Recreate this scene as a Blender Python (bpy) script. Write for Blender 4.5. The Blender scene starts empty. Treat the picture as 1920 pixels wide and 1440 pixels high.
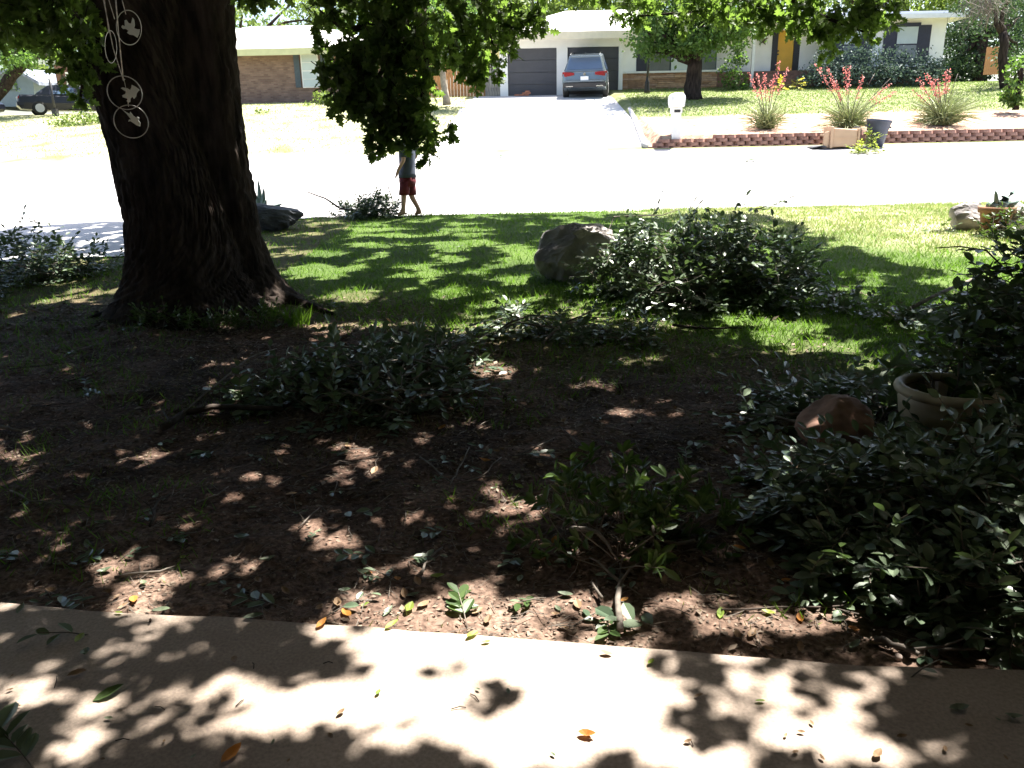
import bpy, bmesh, math, random
import numpy as np
from mathutils import Vector, Matrix
random.seed(7); rng = np.random.default_rng(7)
S = bpy.context.scene; COL = S.collection
R = math.radians
# ------------------------------------------------------------------ camera
F = 1480.0; PITCH = R(17.0); ROLL = R(1.2)
CAM = Vector((0, 0, 1.65))
fw = Vector((0, math.cos(PITCH), -math.sin(PITCH)))
r0 = Vector((1, 0, 0)); u0 = Vector((0, math.sin(PITCH), math.cos(PITCH)))
rt = r0*math.cos(ROLL) - u0*math.sin(ROLL); up = u0*math.cos(ROLL) + r0*math.sin(ROLL)
cd = bpy.data.cameras.new('camera'); cam = bpy.data.objects.new('camera', cd); COL.objects.link(cam)
cam.matrix_world = Matrix(((rt.x, up.x, -fw.x, CAM.x), (rt.y, up.y, -fw.y, CAM.y), (rt.z, up.z, -fw.z, CAM.z), (0, 0, 0, 1)))
cd.sensor_width = 36; cd.lens = 36*F/1920; cd.clip_start = 0.05; cd.clip_end = 600
S.camera = cam
# ------------------------------------------------------------------ light
SUN_EL, SUN_AZ = R(66), R(50)          # azimuth from +Y towards +X
SV = Vector((math.cos(SUN_EL)*math.sin(SUN_AZ), math.cos(SUN_EL)*math.cos(SUN_AZ), math.sin(SUN_EL)))
sd = bpy.data.lights.new('sun', 'SUN'); sd.energy = 5.0; sd.angle = R(0.53); sd.color = (1, .95, .87)
so = bpy.data.objects.new('sun', sd); COL.objects.link(so); so.rotation_euler = (-SV).to_track_quat('-Z', 'Y').to_euler()
so.location = (10, 10, 30)
W = bpy.data.worlds.new('World'); S.world = W; W.use_nodes = True
nt = W.node_tree; bgn = nt.nodes['Background']
sky = nt.nodes.new('ShaderNodeTexSky'); sky.sky_type = 'NISHITA'; sky.sun_disc = False
sky.sun_elevation = SUN_EL; sky.sun_rotation = SUN_AZ; sky.air_density = 1.0; sky.dust_density = 2.5
nt.links.new(sky.outputs[0], bgn.inputs[0]); bgn.inputs[1].default_value = 0.078
S.view_settings.view_transform = 'Standard'; S.view_settings.look = 'None'
S.view_settings.gamma = 1; S.view_settings.exposure = 2.35; S.view_settings.use_curve_mapping = False

# ------------------------------------------------------------------ geometry of the place
YB = [-8, 2.4, 6.8, 10, 14.2, 15.1, 15.3, 24.3, 25, 28.5, 33, 34.6, 37, 45, 80, 200]
ZB = [-.02, .03, .22, .33, .42, .38, .28, 1.38, 1.5, 2.25, 3.05, 3.32, 3.6, 4.1, 5.0, 6.0]
YR = [24.62, 28.5, 33, 37, 45, 80, 200]; ZR = [1.74, 2.42, 3.17, 3.78, 4.2, 5.0, 6.0]
def zf(x, y):
    x = np.asarray(x, float); y = np.asarray(y, float)
    z = np.interp(y, YB, ZB); zr = np.interp(y, YR, ZR)
    w = np.clip((x-4.35)/.25, 0, 1)*np.clip((y-24.64)/.03, 0, 1)
    z = z*(1-w) + zr*w
    fy = np.clip((y-26)/8, 0, 1); z = z - fy*(.10*np.clip((-x-3)/5, 0, 1) + .34*np.clip((-x-13)/5, 0, 1))
    return z
def Z(x, y): return float(zf(x, y))
def ray(px, py):
    d = fw + rt*((px-960)/F) + up*((720-py)/F); return d.normalized()
def AT(px, py, Y):                       # point of the photo's ray at depth Y
    d = ray(px, py); return CAM + d*(Y/d.y)
def G(px, py):                           # where the ray meets the ground
    d = ray(px, py); t = .5
    while t < 90:
        p = CAM + d*t
        if p.z <= Z(p.x, p.y): return Vector((p.x, p.y, Z(p.x, p.y)))
        t += .01 + t*.002
    return Vector((p.x, p.y, Z(p.x, p.y)))
def G3(px, py, z):
    d = ray(px, py); t = (z-CAM.z)/d.z; return CAM + d*t
def PX(P):                               # numpy (N,3) -> pixels
    d = P - np.array(CAM); c = d@np.array(fw); c = np.where(np.abs(c) < 1e-3, 1e-3, c)
    return 960 + F*(d@np.array(rt))/c, 720 - F*(d@np.array(up))/c, c
# ------------------------------------------------------------------ value noise
def hsh(i, j, s):
    n = (i*374761393 + j*668265263 + s*974634777) & 0x7fffffff
    n = ((n ^ (n >> 13))*1274126177) & 0x7fffffff
    return ((n ^ (n >> 16)) & 0xffff)/65535.0
def vn(x, y, s=0):
    x = np.asarray(x, float); y = np.asarray(y, float)
    i = np.floor(x).astype(np.int64); j = np.floor(y).astype(np.int64); u = x-i; v = y-j
    u = u*u*(3-2*u); v = v*v*(3-2*v)
    return (hsh(i, j, s)*(1-u)+hsh(i+1, j, s)*u)*(1-v) + (hsh(i, j+1, s)*(1-u)+hsh(i+1, j+1, s)*u)*v
# ------------------------------------------------------------------ materials
def lerp3(c, k): return (c[0]*k, c[1]*k, c[2]*k, 1)
def newmat(name):
    m = bpy.data.materials.new(name); m.use_nodes = True
    n = m.node_tree; b = n.nodes['Principled BSDF']; return m, n, b
def N(n, t, **k):
    x = n.nodes.new(t)
    for a, v in k.items(): setattr(x, a, v)
    return x
def _(): pass
def coords(n, scale=1.0, sc3=None):
    tc = N(n, 'ShaderNodeTexCoord'); mp = N(n, 'ShaderNodeMapping'); n.links.new(tc.outputs['Object'], mp.inputs[0])
    mp.inputs['Scale'].default_value = sc3 if sc3 else (scale,)*3
    return mp.outputs[0]
def noise_mix(n, vec, sc, c1, c2, lo=.35, hi=.65, detail=5):
    no = N(n, 'ShaderNodeTexNoise'); no.inputs['Scale'].default_value = sc; no.inputs['Detail'].default_value = detail
    n.links.new(vec, no.inputs['Vector'])
    r = N(n, 'ShaderNodeValToRGB'); r.color_ramp.elements[0].position = lo; r.color_ramp.elements[1].position = hi
    r.color_ramp.elements[0].color = (*c1[:3], 1); r.color_ramp.elements[1].color = (*c2[:3], 1)
    n.links.new(no.outputs['Fac'], r.inputs[0]); return r.outputs[0], no.outputs['Fac']
def bump(n, b, h, strength=.3, dist=.02):
    bp = N(n, 'ShaderNodeBump'); bp.inputs['Strength'].default_value = strength; bp.inputs['Distance'].default_value = dist
    n.links.new(h, bp.inputs['Height']); n.links.new(bp.outputs[0], b.inputs['Normal'])
def mat(name, c, rough=.7, var=.25, sc=6, bmp=.15, metal=0, spec=.4, dist=.01, sc3=None):
    m, n, b = newmat(name); v = coords(n, 1, sc3)
    o, f = noise_mix(n, v, sc, lerp3(c, 1-var), lerp3(c, 1+var)); n.links.new(o, b.inputs['Base Color'])
    b.inputs['Roughness'].default_value = rough; b.inputs['Metallic'].default_value = metal
    b.inputs['Specular IOR Level'].default_value = spec
    if bmp: bump(n, b, f, bmp, dist)
    return m
def leafmat(name, c1, c2, rough=.45, trans=.35, tcol=None, spec=.5):
    m, n, b = newmat(name)
    at = N(n, 'ShaderNodeAttribute', attribute_name='rnd'); oi = N(n, 'ShaderNodeObjectInfo')
    ad = N(n, 'ShaderNodeMath', operation='ADD'); n.links.new(at.outputs['Fac'], ad.inputs[0]); n.links.new(oi.outputs['Random'], ad.inputs[1])
    fr = N(n, 'ShaderNodeMath', operation='FRACT'); n.links.new(ad.outputs[0], fr.inputs[0])
    r = N(n, 'ShaderNodeValToRGB'); r.color_ramp.elements[0].color = (*c1, 1); r.color_ramp.elements[1].color = (*c2, 1)
    n.links.new(fr.outputs[0], r.inputs[0]); n.links.new(r.outputs[0], b.inputs['Base Color'])
    b.inputs['Roughness'].default_value = rough; b.inputs['Specular IOR Level'].default_value = spec
    tr = N(n, 'ShaderNodeBsdfTranslucent'); tr.inputs[0].default_value = (*(tcol or (c2[0]*1.6, c2[1]*1.8, c2[2]*.7)), 1)
    mx = N(n, 'ShaderNodeMixShader'); mx.inputs[0].default_value = trans
    n.links.new(b.outputs[0], mx.inputs[1]); n.links.new(tr.outputs[0], mx.inputs[2])
    n.links.new(mx.outputs[0], n.nodes['Material Output'].inputs[0]); return m
M = {}
M['oakleaf'] = leafmat('oak_leaf', (.035, .062, .018), (.08, .12, .032), .5, .45, (.20, .33, .05), .35)
M['crownleaf'] = leafmat('oak_crown_leaf', (.03, .052, .011), (.07, .10, .02), .5, .22, (.16, .22, .03), .3)
M['brush'] = leafmat('laurel_leaf', (.06, .095, .058), (.15, .195, .12), .36, .18, (.10, .17, .04), .55)
M['shrubleaf'] = leafmat('shrub_leaf', (.028, .055, .016), (.065, .105, .03), .38, .2, (.13, .22, .03), .4)
M['faroak'] = leafmat('street_tree_leaf', (.035, .075, .02), (.08, .14, .035), .5, .35, (.16, .30, .04), .3)
M['fargreen'] = leafmat('far_leaf', (.045, .085, .025), (.11, .16, .04), .55, .35, (.24, .34, .06), .3)
M['farcedar'] = leafmat('cedar_leaf', (.025, .05, .025), (.06, .09, .045), .6, .2, (.06, .12, .03), .2)
M['dusty'] = leafmat('dusty_sage_leaf', (.05, .08, .07), (.11, .15, .13), .6, .2, (.10, .16, .1), .2)
M['grass'] = leafmat('grass_blade', (.055, .11, .016), (.12, .19, .035), .5, .45, (.13, .26, .02), .3)
M['drygrass'] = leafmat('dry_grass', (.16, .15, .06), (.10, .13, .035), .6, .25, (.25, .25, .08), .2)
M['glaregrass'] = leafmat('glare_straw_grass', (.40, .40, .24), (.30, .34, .16), .6, .25, (.4, .42, .15), .2)  # grass lightened in colour to carry the sun glare
M['fargrassr'] = leafmat('pale_lawn_grass', (.09, .15, .04), (.20, .24, .09), .6, .3, (.25, .35, .08), .2)  # paler than the near lawn, sunlight put into the colour
M['litter'] = leafmat('litter', (.035, .024, .018), (.26, .20, .15), .75, .1, (.15, .09, .04), .25)
M['dryleaf'] = leafmat('dry_leaf', (.16, .10, .055), (.30, .20, .12), .6, .12, (.25, .15, .05), .3)
M['orangeleaf'] = leafmat('orange_leaf', (.35, .13, .03), (.45, .22, .05), .6, .3, (.5, .2, .04), .3)
M['yellowgreen'] = leafmat('yellow_green_leaf', (.25, .30, .06), (.12, .22, .04), .5, .35, (.35, .4, .05), .3)
M['greyleaf'] = leafmat('grey_green_leaf', (.10, .13, .08), (.20, .23, .15), .45, .15, (.15, .2, .08), .5)
M['yucca'] = leafmat('yucca_blade', (.14, .17, .08), (.32, .34, .18), .5, .15, (.2, .25, .08), .3)
M['flower'] = leafmat('coral_flower', (.55, .16, .16), (.70, .32, .28), .6, .3, (.7, .2, .18), .2)
M['yellowflower'] = leafmat('yellow_flower', (.20, .24, .04), (.5, .45, .08), .6, .3, (.7, .6, .05), .2)
M['agave'] = leafmat('agave', (.10, .16, .14), (.16, .22, .19), .5, .05, (.1, .2, .1), .3)
m, n, b = newmat('oak_bark'); v = coords(n, 1, (1, 1, .22))
o, f = noise_mix(n, v, 14, (.014, .011, .010), (.060, .046, .038), .32, .72, 8); n.links.new(o, b.inputs['Base Color']); b.inputs['Roughness'].default_value = .95; b.inputs['Specular IOR Level'].default_value = .1
bump(n, b, f, 1.0, .03); M['bark'] = m
M['twig'] = mat('twig_bark', (.15, .13, .11), .85, .35, 20, .2, spec=.2)
M['darktwig'] = mat('dark_twig', (.06, .048, .04), .9, .3, 20, .2, spec=.2)
M['palebark'] = mat('pale_smooth_bark', (.30, .26, .21), .8, .25, 8, .2)
M['rock'] = None
M['white'] = mat('white_paint', (.86, .86, .84), .6, .03, 3, .05)
M['whitetrim'] = mat('white_trim', (.74, .74, .72), .5, .04, 5, .03)
M['cream'] = mat('cream_fascia', (.52, .52, .30), .6, .05, 4, .05)
M['soffit'] = mat('warm_soffit', (.70, .62, .46), .7, .05, 4, .05)
M['roofw'] = mat('pale_shingle', (.55, .53, .50), .9, .15, 14, .4)
M['roofd'] = mat('blue_grey_shingle', (.17, .19, .25), .9, .3, 5, .4)
M['garage'] = mat('charcoal_door', (.075, .075, .085), .55, .06, 4, .05)
M['shutter'] = mat('navy_shutter', (.03, .032, .055), .5, .1, 8, .05)
M['shutterg'] = mat('slate_shutter', (.055, .075, .09), .5, .1, 8, .05)
M['blind'] = mat('window_blind', (.48, .55, .55), .35, .06, 2, .0, spec=.7)
M['glass'] = mat('dark_window', (.13, .15, .17), .12, .2, 1.5, .0, spec=.8)
M['screen'] = mat('insect_screen', (.12, .13, .13), .5, .1, 3, .0)
M['yellow'] = mat('mustard_door', (.75, .42, .04), .45, .05, 3, .03)
M['black'] = mat('black_iron', (.02, .02, .022), .45, .1, 8, .05)
M['iron'] = mat('rusty_star', (.10, .075, .06), .6, .2, 12, .1)
M['greywood'] = mat('weathered_wood', (.26, .24, .22), .85, .3, 5, .3, sc3=(8, 8, 1))
M['orangewood'] = mat('cedar_wood', (.42, .20, .09), .8, .25, 5, .3, sc3=(8, 8, 1))
M['brownstep'] = mat('brick_step', (.20, .11, .075), .8, .25, 8, .3)
M['block'] = mat('red_wall_block', (.27, .15, .115), .9, .25, 9, .5, dist=.02)
M['conc'] = None
M['terra'] = mat('terracotta', (.24, .115, .06), .8, .2, 9, .2)
M['potglaze'] = mat('stone_pot', (.44, .36, .25), .55, .22, 5, .15)
M['potsoil'] = mat('pot_soil', (.10, .065, .05), .95, .3, 25, .6)
M['brickp'] = mat('pale_brick', (.34, .27, .23), .85, .2, 14, .4)
M['ball'] = mat('sandstone_ball', (.25, .145, .11), .95, .3, 11, .5, dist=.015)
M['cart'] = mat('tan_plastic', (.50, .34, .22), .45, .05, 3, .02)
M['cartdark'] = mat('dark_lid', (.09, .09, .10), .45, .05, 3, .02)
M['bin'] = mat('blue_black_plastic', (.045, .055, .085), .45, .15, 4, .03)
M['skin'] = mat('skin', (.50, .30, .22), .6, .08, 6, .02)
M['shirt'] = mat('grey_blue_shirt', (.06, .072, .105), .85, .2, 6, .2)
M['shorts'] = mat('maroon_shorts', (.12, .012, .018), .8, .2, 8, .2)
M['hair'] = mat('brown_hair', (.06, .04, .025), .7, .2, 30, .3)
M['sandal'] = mat('sandal', (.05, .04, .035), .7, .1, 10, .1)
M['ring'] = mat('steel_ring', (.45, .45, .44), .4, .1, 10, .02, metal=.4)
M['cord'] = mat('grey_cord', (.75, .72, .68), .7, .3, 90, .3)
M['bird'] = mat('white_metal_bird', (.70, .75, .72), .5, .1, 10, .05)
M['suv'] = mat('suv_paint', (.17, .21, .24), .22, .05, 2, 0, metal=.6, spec=.7)
M['sedan'] = mat('sedan_paint', (.012, .014, .026), .32, .05, 2, 0, metal=0, spec=.4)
M['tyre'] = mat('tyre', (.02, .02, .02), .9, .1, 10, .1)
M['rim'] = mat('alloy_rim', (.55, .55, .56), .3, .05, 4, 0, metal=.6)
M['red'] = mat('tail_light', (.22, .012, .016), .2, .05, 3, 0)
M['carglass'] = mat('car_glass', (.05, .08, .14), .06, .1, 1, 0, spec=.9)
M['plastic'] = mat('black_plastic', (.03, .03, .032), .5, .1, 6, .02)
M['chrome'] = mat('chrome', (.75, .75, .77), .15, .02, 3, 0, metal=1)
M['plate'] = mat('plate', (.75, .76, .78), .4, .02, 3, 0)
M['porchwood'] = mat('dark_porch_wood', (.10, .075, .055), .8, .2, 6, .2, sc3=(8, 1, 1))
M['bluesiding'] = mat('blue_siding', (.13, .17, .22), .7, .06, 4, .05)
M['orangebrick'] = mat('loose_brick', (.42, .17, .10), .85, .2, 9, .2)

# rock
m, n, b = newmat('grey_rock'); v = coords(n)
o, f = noise_mix(n, v, 3.2, (.12, .11, .112), (.36, .33, .31), .35, .66, 9); n.links.new(o, b.inputs['Base Color'])
b.inputs['Roughness'].default_value = .85; bump(n, b, f, .7, .06); M['rock'] = m
M['rockshade'] = mat('shade_dark_rock', (.055, .06, .068), .9, .5, 5, .7, dist=.05)  # rock copy darkened to carry the shade on the left boulder
# stone veneer
M['veneer'] = []
for i, c in enumerate([(.34, .20, .12), (.42, .27, .17), (.28, .165, .10), (.38, .25, .18)]):
    M['veneer'].append(mat('ledge_stone', c, .85, .2, 7, .3))
# brick wall (far, printed by material: bricks under 10 px)
def brickmat(name, c1, c2, mo):
    m, n, b = newmat(name)
    tc = N(n, 'ShaderNodeTexCoord'); sx = N(n, 'ShaderNodeSeparateXYZ'); n.links.new(tc.outputs['Object'], sx.inputs[0])
    cx = N(n, 'ShaderNodeCombineXYZ'); n.links.new(sx.outputs['X'], cx.inputs['X']); n.links.new(sx.outputs['Z'], cx.inputs['Y'])
    br = N(n, 'ShaderNodeTexBrick'); n.links.new(cx.outputs[0], br.inputs['Vector']); br.inputs['Scale'].default_value = 1
    br.inputs['Brick Width'].default_value = .2; br.inputs['Row Height'].default_value = .068; br.inputs['Mortar Size'].default_value = .006
    br.inputs['Color1'].default_value = (*c1, 1); br.inputs['Color2'].default_value = (*c2, 1); br.inputs['Mortar'].default_value = (*mo, 1)
    no = N(n, 'ShaderNodeTexNoise'); no.inputs['Scale'].default_value = 2.5; n.links.new(cx.outputs[0], no.inputs['Vector'])
    mx = N(n, 'ShaderNodeMix', data_type='RGBA', blend_type='MULTIPLY'); mx.inputs[0].default_value = .5
    n.links.new(br.outputs['Color'], mx.inputs[6]); n.links.new(no.outputs['Fac'], mx.inputs[7]); n.links.new(mx.outputs[2], b.inputs['Base Color'])
    b.inputs['Roughness'].default_value = .9; bump(n, b, br.outputs['Fac'], -.3, .01); return m
M['brick'] = brickmat('brown_brick', (.20, .12, .09), (.33, .21, .16), (.22, .18, .15))
M['redbrick'] = brickmat('red_brick', (.16, .075, .05), (.23, .11, .075), (.15, .11, .09))
# concrete
def concmat(name, c, stain, sc=1.0):
    m, n, b = newmat(name); v = coords(n)
    o1, f1 = noise_mix(n, v, 1.3*sc, lerp3(c, 1), stain, .45, .75, 6)
    o2, f2 = noise_mix(n, v, 90, (.72, .72, .72), (1.15, 1.15, 1.15), .3, .7, 3)
    mx = N(n, 'ShaderNodeMix', data_type='RGBA', blend_type='MULTIPLY'); mx.inputs[0].default_value = .8
    n.links.new(o1, mx.inputs[6]); n.links.new(o2, mx.inputs[7])
    vo = N(n, 'ShaderNodeTexVoronoi'); vo.inputs['Scale'].default_value = 55; n.links.new(v, vo.inputs['Vector'])
    r = N(n, 'ShaderNodeValToRGB'); r.color_ramp.elements[0].position = .05; r.color_ramp.elements[1].position = .12
    r.color_ramp.elements[0].color = (.45, .42, .4, 1); r.color_ramp.elements[1].color = (1, 1, 1, 1); n.links.new(vo.outputs[0], r.inputs[0])
    m2 = N(n, 'ShaderNodeMix', data_type='RGBA', blend_type='MULTIPLY'); m2.inputs[0].default_value = .5
    n.links.new(mx.outputs[2], m2.inputs[6]); n.links.new(r.outputs[0], m2.inputs[7])
    n.links.new(m2.outputs[2], b.inputs['Base Color']); b.inputs['Roughness'].default_value = .9; bump(n, b, f2, .35, .004)
    b.inputs['Specular IOR Level'].default_value = .2
    return m
M['conc'] = concmat('patio_concrete', (.37, .30, .245), (.22, .172, .135))
M['drive'] = concmat('drive_concrete', (.50, .49, .49), (.42, .41, .42))
M['asphalt'] = concmat('pale_asphalt', (.36, .35, .35), (.30, .29, .29))
# ground: soil / grass / mulch by attributes
m, n, b = newmat('yard_soil'); v = coords(n)
o0, f0 = noise_mix(n, v, 2.0, (.058, .038, .030), (.165, .108, .083), .35, .7, 8)
od, fd = noise_mix(n, v, 5.0, (.14, .098, .076), (.24, .175, .14), .35, .7, 8)
da = N(n, 'ShaderNodeAttribute', attribute_name='dust'); md_ = N(n, 'ShaderNodeMix', data_type='RGBA')
n.links.new(da.outputs['Fac'], md_.inputs[0]); n.links.new(o0, md_.inputs[6]); n.links.new(od, md_.inputs[7]); o1 = md_.outputs[2]
o2, f2 = noise_mix(n, v, 38, (.45, .42, .40), (1.35, 1.3, 1.25), .35, .68, 6)
mx = N(n, 'ShaderNodeMix', data_type='RGBA', blend_type='MULTIPLY'); mx.inputs[0].default_value = 1
n.links.new(o1, mx.inputs[6]); n.links.new(o2, mx.inputs[7])
og, fg = noise_mix(n, v, 1.6, (.045, .075, .018), (.085, .13, .030), .3, .7, 6)
ga = N(n, 'ShaderNodeAttribute', attribute_name='grass'); mg = N(n, 'ShaderNodeMix', data_type='RGBA')
n.links.new(ga.outputs['Fac'], mg.inputs[0]); n.links.new(mx.outputs[2], mg.inputs[6]); n.links.new(og, mg.inputs[7])
om, fm = noise_mix(n, v, 7, (.26, .12, .09), (.42, .32, .23), .35, .6, 6)
ma = N(n, 'ShaderNodeAttribute', attribute_name='mulch'); mm = N(n, 'ShaderNodeMix', data_type='RGBA')
osd, fsd = noise_mix(n, v, 1.1, (.15, .18, .07), (.40, .38, .24), .3, .6, 6)
sa = N(n, 'ShaderNodeAttribute', attribute_name='straw'); ms = N(n, 'ShaderNodeMix', data_type='RGBA')  # weight of the tint that puts glaring sunlight into the lawn colour
n.links.new(sa.outputs['Fac'], ms.inputs[0]); n.links.new(mg.outputs[2], ms.inputs[6]); n.links.new(osd, ms.inputs[7])
n.links.new(ma.outputs['Fac'], mm.inputs[0]); n.links.new(ms.outputs[2], mm.inputs[6]); n.links.new(om, mm.inputs[7])
n.links.new(mm.outputs[2], b.inputs['Base Color']); b.inputs['Roughness'].default_value = .95; b.inputs['Specular IOR Level'].default_value = .15
bump(n, b, f2, .9, .02); M['ground'] = m

# ------------------------------------------------------------------ object helpers
def link(name, me, mt=None, parent=None, smooth=False):
    if mt is not None and not me.materials: me.materials.append(mt)
    if smooth: me.polygons.foreach_set('use_smooth', [True]*len(me.polygons))
    o = bpy.data.objects.new(name, me); COL.objects.link(o)
    if parent: o.parent = parent
    return o
def tag(o, label=None, cat=None, group=None, kind=None):
    if label: o['label'] = label
    if cat: o['category'] = cat
    if group: o['group'] = group
    if kind: o['kind'] = kind
    return o
def thing(name, label, cat, loc=(0, 0, 0), rz=0, group=None):
    o = bpy.data.objects.new(name, None); COL.objects.link(o); o.location = loc; o.rotation_euler = (0, 0, rz)
    o.empty_display_size = .1
    return tag(o, label, cat, group)
def npmesh(name, V, faces_flat, counts, rnd=None):
    me = bpy.data.meshes.new(name); V = np.asarray(V, np.float32)
    me.vertices.add(len(V)); me.vertices.foreach_set('co', V.ravel())
    me.loops.add(len(faces_flat)); me.loops.foreach_set('vertex_index', np.asarray(faces_flat, np.int32))
    me.polygons.add(len(counts)); st = np.concatenate([[0], np.cumsum(counts)[:-1]]).astype(np.int32)
    me.polygons.foreach_set('loop_start', st)
    if rnd is not None:
        a = me.attributes.new('rnd', 'FLOAT', 'FACE'); a.data.foreach_set('value', np.asarray(rnd, np.float32))
    me.update(calc_edges=True); return me
# leaf templates: (verts, faces) in (along, side, up)
def T_diamond(w=.27): return np.array([[0, 0, 0], [.45, w, .05], [1, 0, -.05], [.5, -w, .05]]), [[0, 1, 2], [0, 2, 3]]
def T_oval(w=.30, cup=.07):
    pts = [(0, 0), (.18, w*.6), (.5, w), (.8, w*.72), (1, 0), (.8, -w*.72), (.5, -w), (.18, -w*.6)]
    v = [(x, y, cup*abs(y)/w - .12*x*x) for x, y in pts]; v += [(.5, 0, -.06)]
    return np.array(v), [[i, (i+1) % 8, 8] for i in range(8)]
def T_lobed():
    pts = [(0, 0), (.15, .05), (.22, .26), (.38, .12), (.5, .36), (.62, .14), (.76, .26), (.82, .08), (1, 0)]
    top = pts; bot = [(x, -y) for x, y in pts[-2:0:-1]]
    pl = top+bot; v = [(x, y, .12*abs(y)-.15*x*x) for x, y in pl]; v.append((.45, 0, -.03)); k = len(pl)
    return np.array(v), [[i, (i+1) % k, k] for i in range(k)]
def T_blade(): return np.array([[0, -.5, 0], [0, .5, 0], [.55, .38, 0], [.55, -.38, 0], [1, 0, 0]]), [[0, 1, 2], [0, 2, 3], [3, 2, 4]]
def unit(a): return a/np.maximum(np.linalg.norm(a, axis=-1, keepdims=True), 1e-9)
def leafcloud(name, P, D, Nn, size, T, rnd=None, width=None):
    tv, tf = T; n = len(P); P = np.asarray(P, float)
    D = unit(np.asarray(D, float)); Nn = np.asarray(Nn, float); Sd = unit(np.cross(Nn, D)); Up = np.cross(D, Sd)
    size = np.asarray(size, float).reshape(-1, 1, 1); w = size if width is None else np.asarray(width, float).reshape(-1, 1, 1)
    V = P[:, None, :] + size*tv[None, :, 0:1]*D[:, None, :] + w*tv[None, :, 1:2]*Sd[:, None, :] + w*tv[None, :, 2:3]*Up[:, None, :]
    k = len(tv); tf = np.array(tf); fl = (np.arange(n)[:, None, None]*k + tf[None]).ravel()
    if rnd is None: rnd = rng.random(n)
    return npmesh(name, V.reshape(-1, 3), fl, np.full(n*len(tf), tf.shape[1]), np.repeat(rnd, len(tf)))
def rdir(n, zb=0):
    a = rng.normal(size=(n, 3)); a[:, 2] += zb; return unit(a)
LEAFMESH = {}
def leaf_single(key, T, mt):
    if key not in LEAFMESH:
        me = bpy.data.meshes.new(key); me.from_pydata([tuple(x) for x in T[0]], [], T[1]); me.materials.append(mt); LEAFMESH[key] = me
    return LEAFMESH[key]
def leaf_objects(parent, P, D, Nn, size, T, key, mt, name='leaf'):
    me = leaf_single(key, T, mt)
    D = unit(np.asarray(D, float)); Sd = unit(np.cross(Nn, D)); Up = np.cross(D, Sd); off = Vector(parent.location) if parent else Vector()
    for i in range(len(P)):
        o = bpy.data.objects.new(name, me); COL.objects.link(o); s = float(size[i])
        mw = Matrix(((D[i][0]*s, Sd[i][0]*s, Up[i][0]*s, P[i][0]), (D[i][1]*s, Sd[i][1]*s, Up[i][1]*s, P[i][1]), (D[i][2]*s, Sd[i][2]*s, Up[i][2]*s, P[i][2]), (0, 0, 0, 1)))
        if parent: o.parent = parent
        o.matrix_basis = mw
def tube_into(V, Fc, pts, rad, seg=6, cap=True):
    pts = [Vector(p) for p in pts]; n = len(pts); b0 = len(V)
    if not hasattr(rad, '__len__'): rad = [rad]*n
    pu = Vector((0, 0, 1))
    for i, p in enumerate(pts):
        t = (pts[min(i+1, n-1)] - pts[max(i-1, 0)]).normalized()
        a = t.cross(pu if abs(t.z) < .9 else Vector((1, 0, 0))).normalized(); bb = t.cross(a)
        for k in range(seg):
            an = 2*math.pi*k/seg; V.append(tuple(p + (a*math.cos(an)+bb*math.sin(an))*rad[i]))
    for i in range(n-1):
        for k in range(seg):
            a0 = b0+i*seg+k; a1 = b0+i*seg+(k+1) % seg
            Fc.append((a0, a1, a1+seg, a0+seg))
    if cap:
        Fc.append(tuple(b0+k for k in range(seg))[::-1]); Fc.append(tuple(b0+(n-1)*seg+k for k in range(seg)))
def pmesh(name, V, Fc):
    me = bpy.data.meshes.new(name); me.from_pydata(V, [], Fc); me.update(); return me
def tube(name, pts, rad, mt, parent=None, seg=8, smooth=True):
    V, Fc = [], []; tube_into(V, Fc, pts, rad, seg); return link(name, pmesh(name, V, Fc), mt, parent, smooth)
def box_into(V, Fc, x0, x1, y0, y1, z0, z1):
    b = len(V); V += [(x0, y0, z0), (x1, y0, z0), (x1, y1, z0), (x0, y1, z0), (x0, y0, z1), (x1, y0, z1), (x1, y1, z1), (x0, y1, z1)]
    Fc += [(b, b+3, b+2, b+1), (b+4, b+5, b+6, b+7), (b, b+1, b+5, b+4), (b+1, b+2, b+6, b+5), (b+2, b+3, b+7, b+6), (b+3, b, b+4, b+7)]
def box(name, x0, x1, y0, y1, z0, z1, mt, parent=None, bev=0):
    V, Fc = [], []
    ox, oy, oz = (parent.location if parent and parent.parent is None else (0, 0, 0))
    cx, cy, cz = (x0+x1)/2, (y0+y1)/2, (z0+z1)/2
    box_into(V, Fc, x0-cx, x1-cx, y0-cy, y1-cy, z0-cz, z1-cz)
    o = link(name, pmesh(name, V, Fc), mt, parent)
    pl = Vector((0, 0, 0)); q = parent
    while q is not None: pl += Vector(q.location); q = q.parent
    o.location = Vector((cx, cy, cz)) - pl
    if bev:
        md = o.modifiers.new('b', 'BEVEL'); md.width = bev; md.segments = 2
    return o
def lathe(name, prof, mt, parent=None, seg=24, loc=(0, 0, 0), smooth=True):
    V, Fc = [], []
    for r, z in prof:
        for k in range(seg):
            a = 2*math.pi*k/seg; V.append((r*math.cos(a), r*math.sin(a), z))
    for i in range(len(prof)-1):
        for k in range(seg):
            a0 = i*seg+k; a1 = i*seg+(k+1) % seg; Fc.append((a0, a1, a1+seg, a0+seg))
    o = link(name, pmesh(name, V, Fc), mt, parent, smooth); o.location = loc; return o
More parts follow.
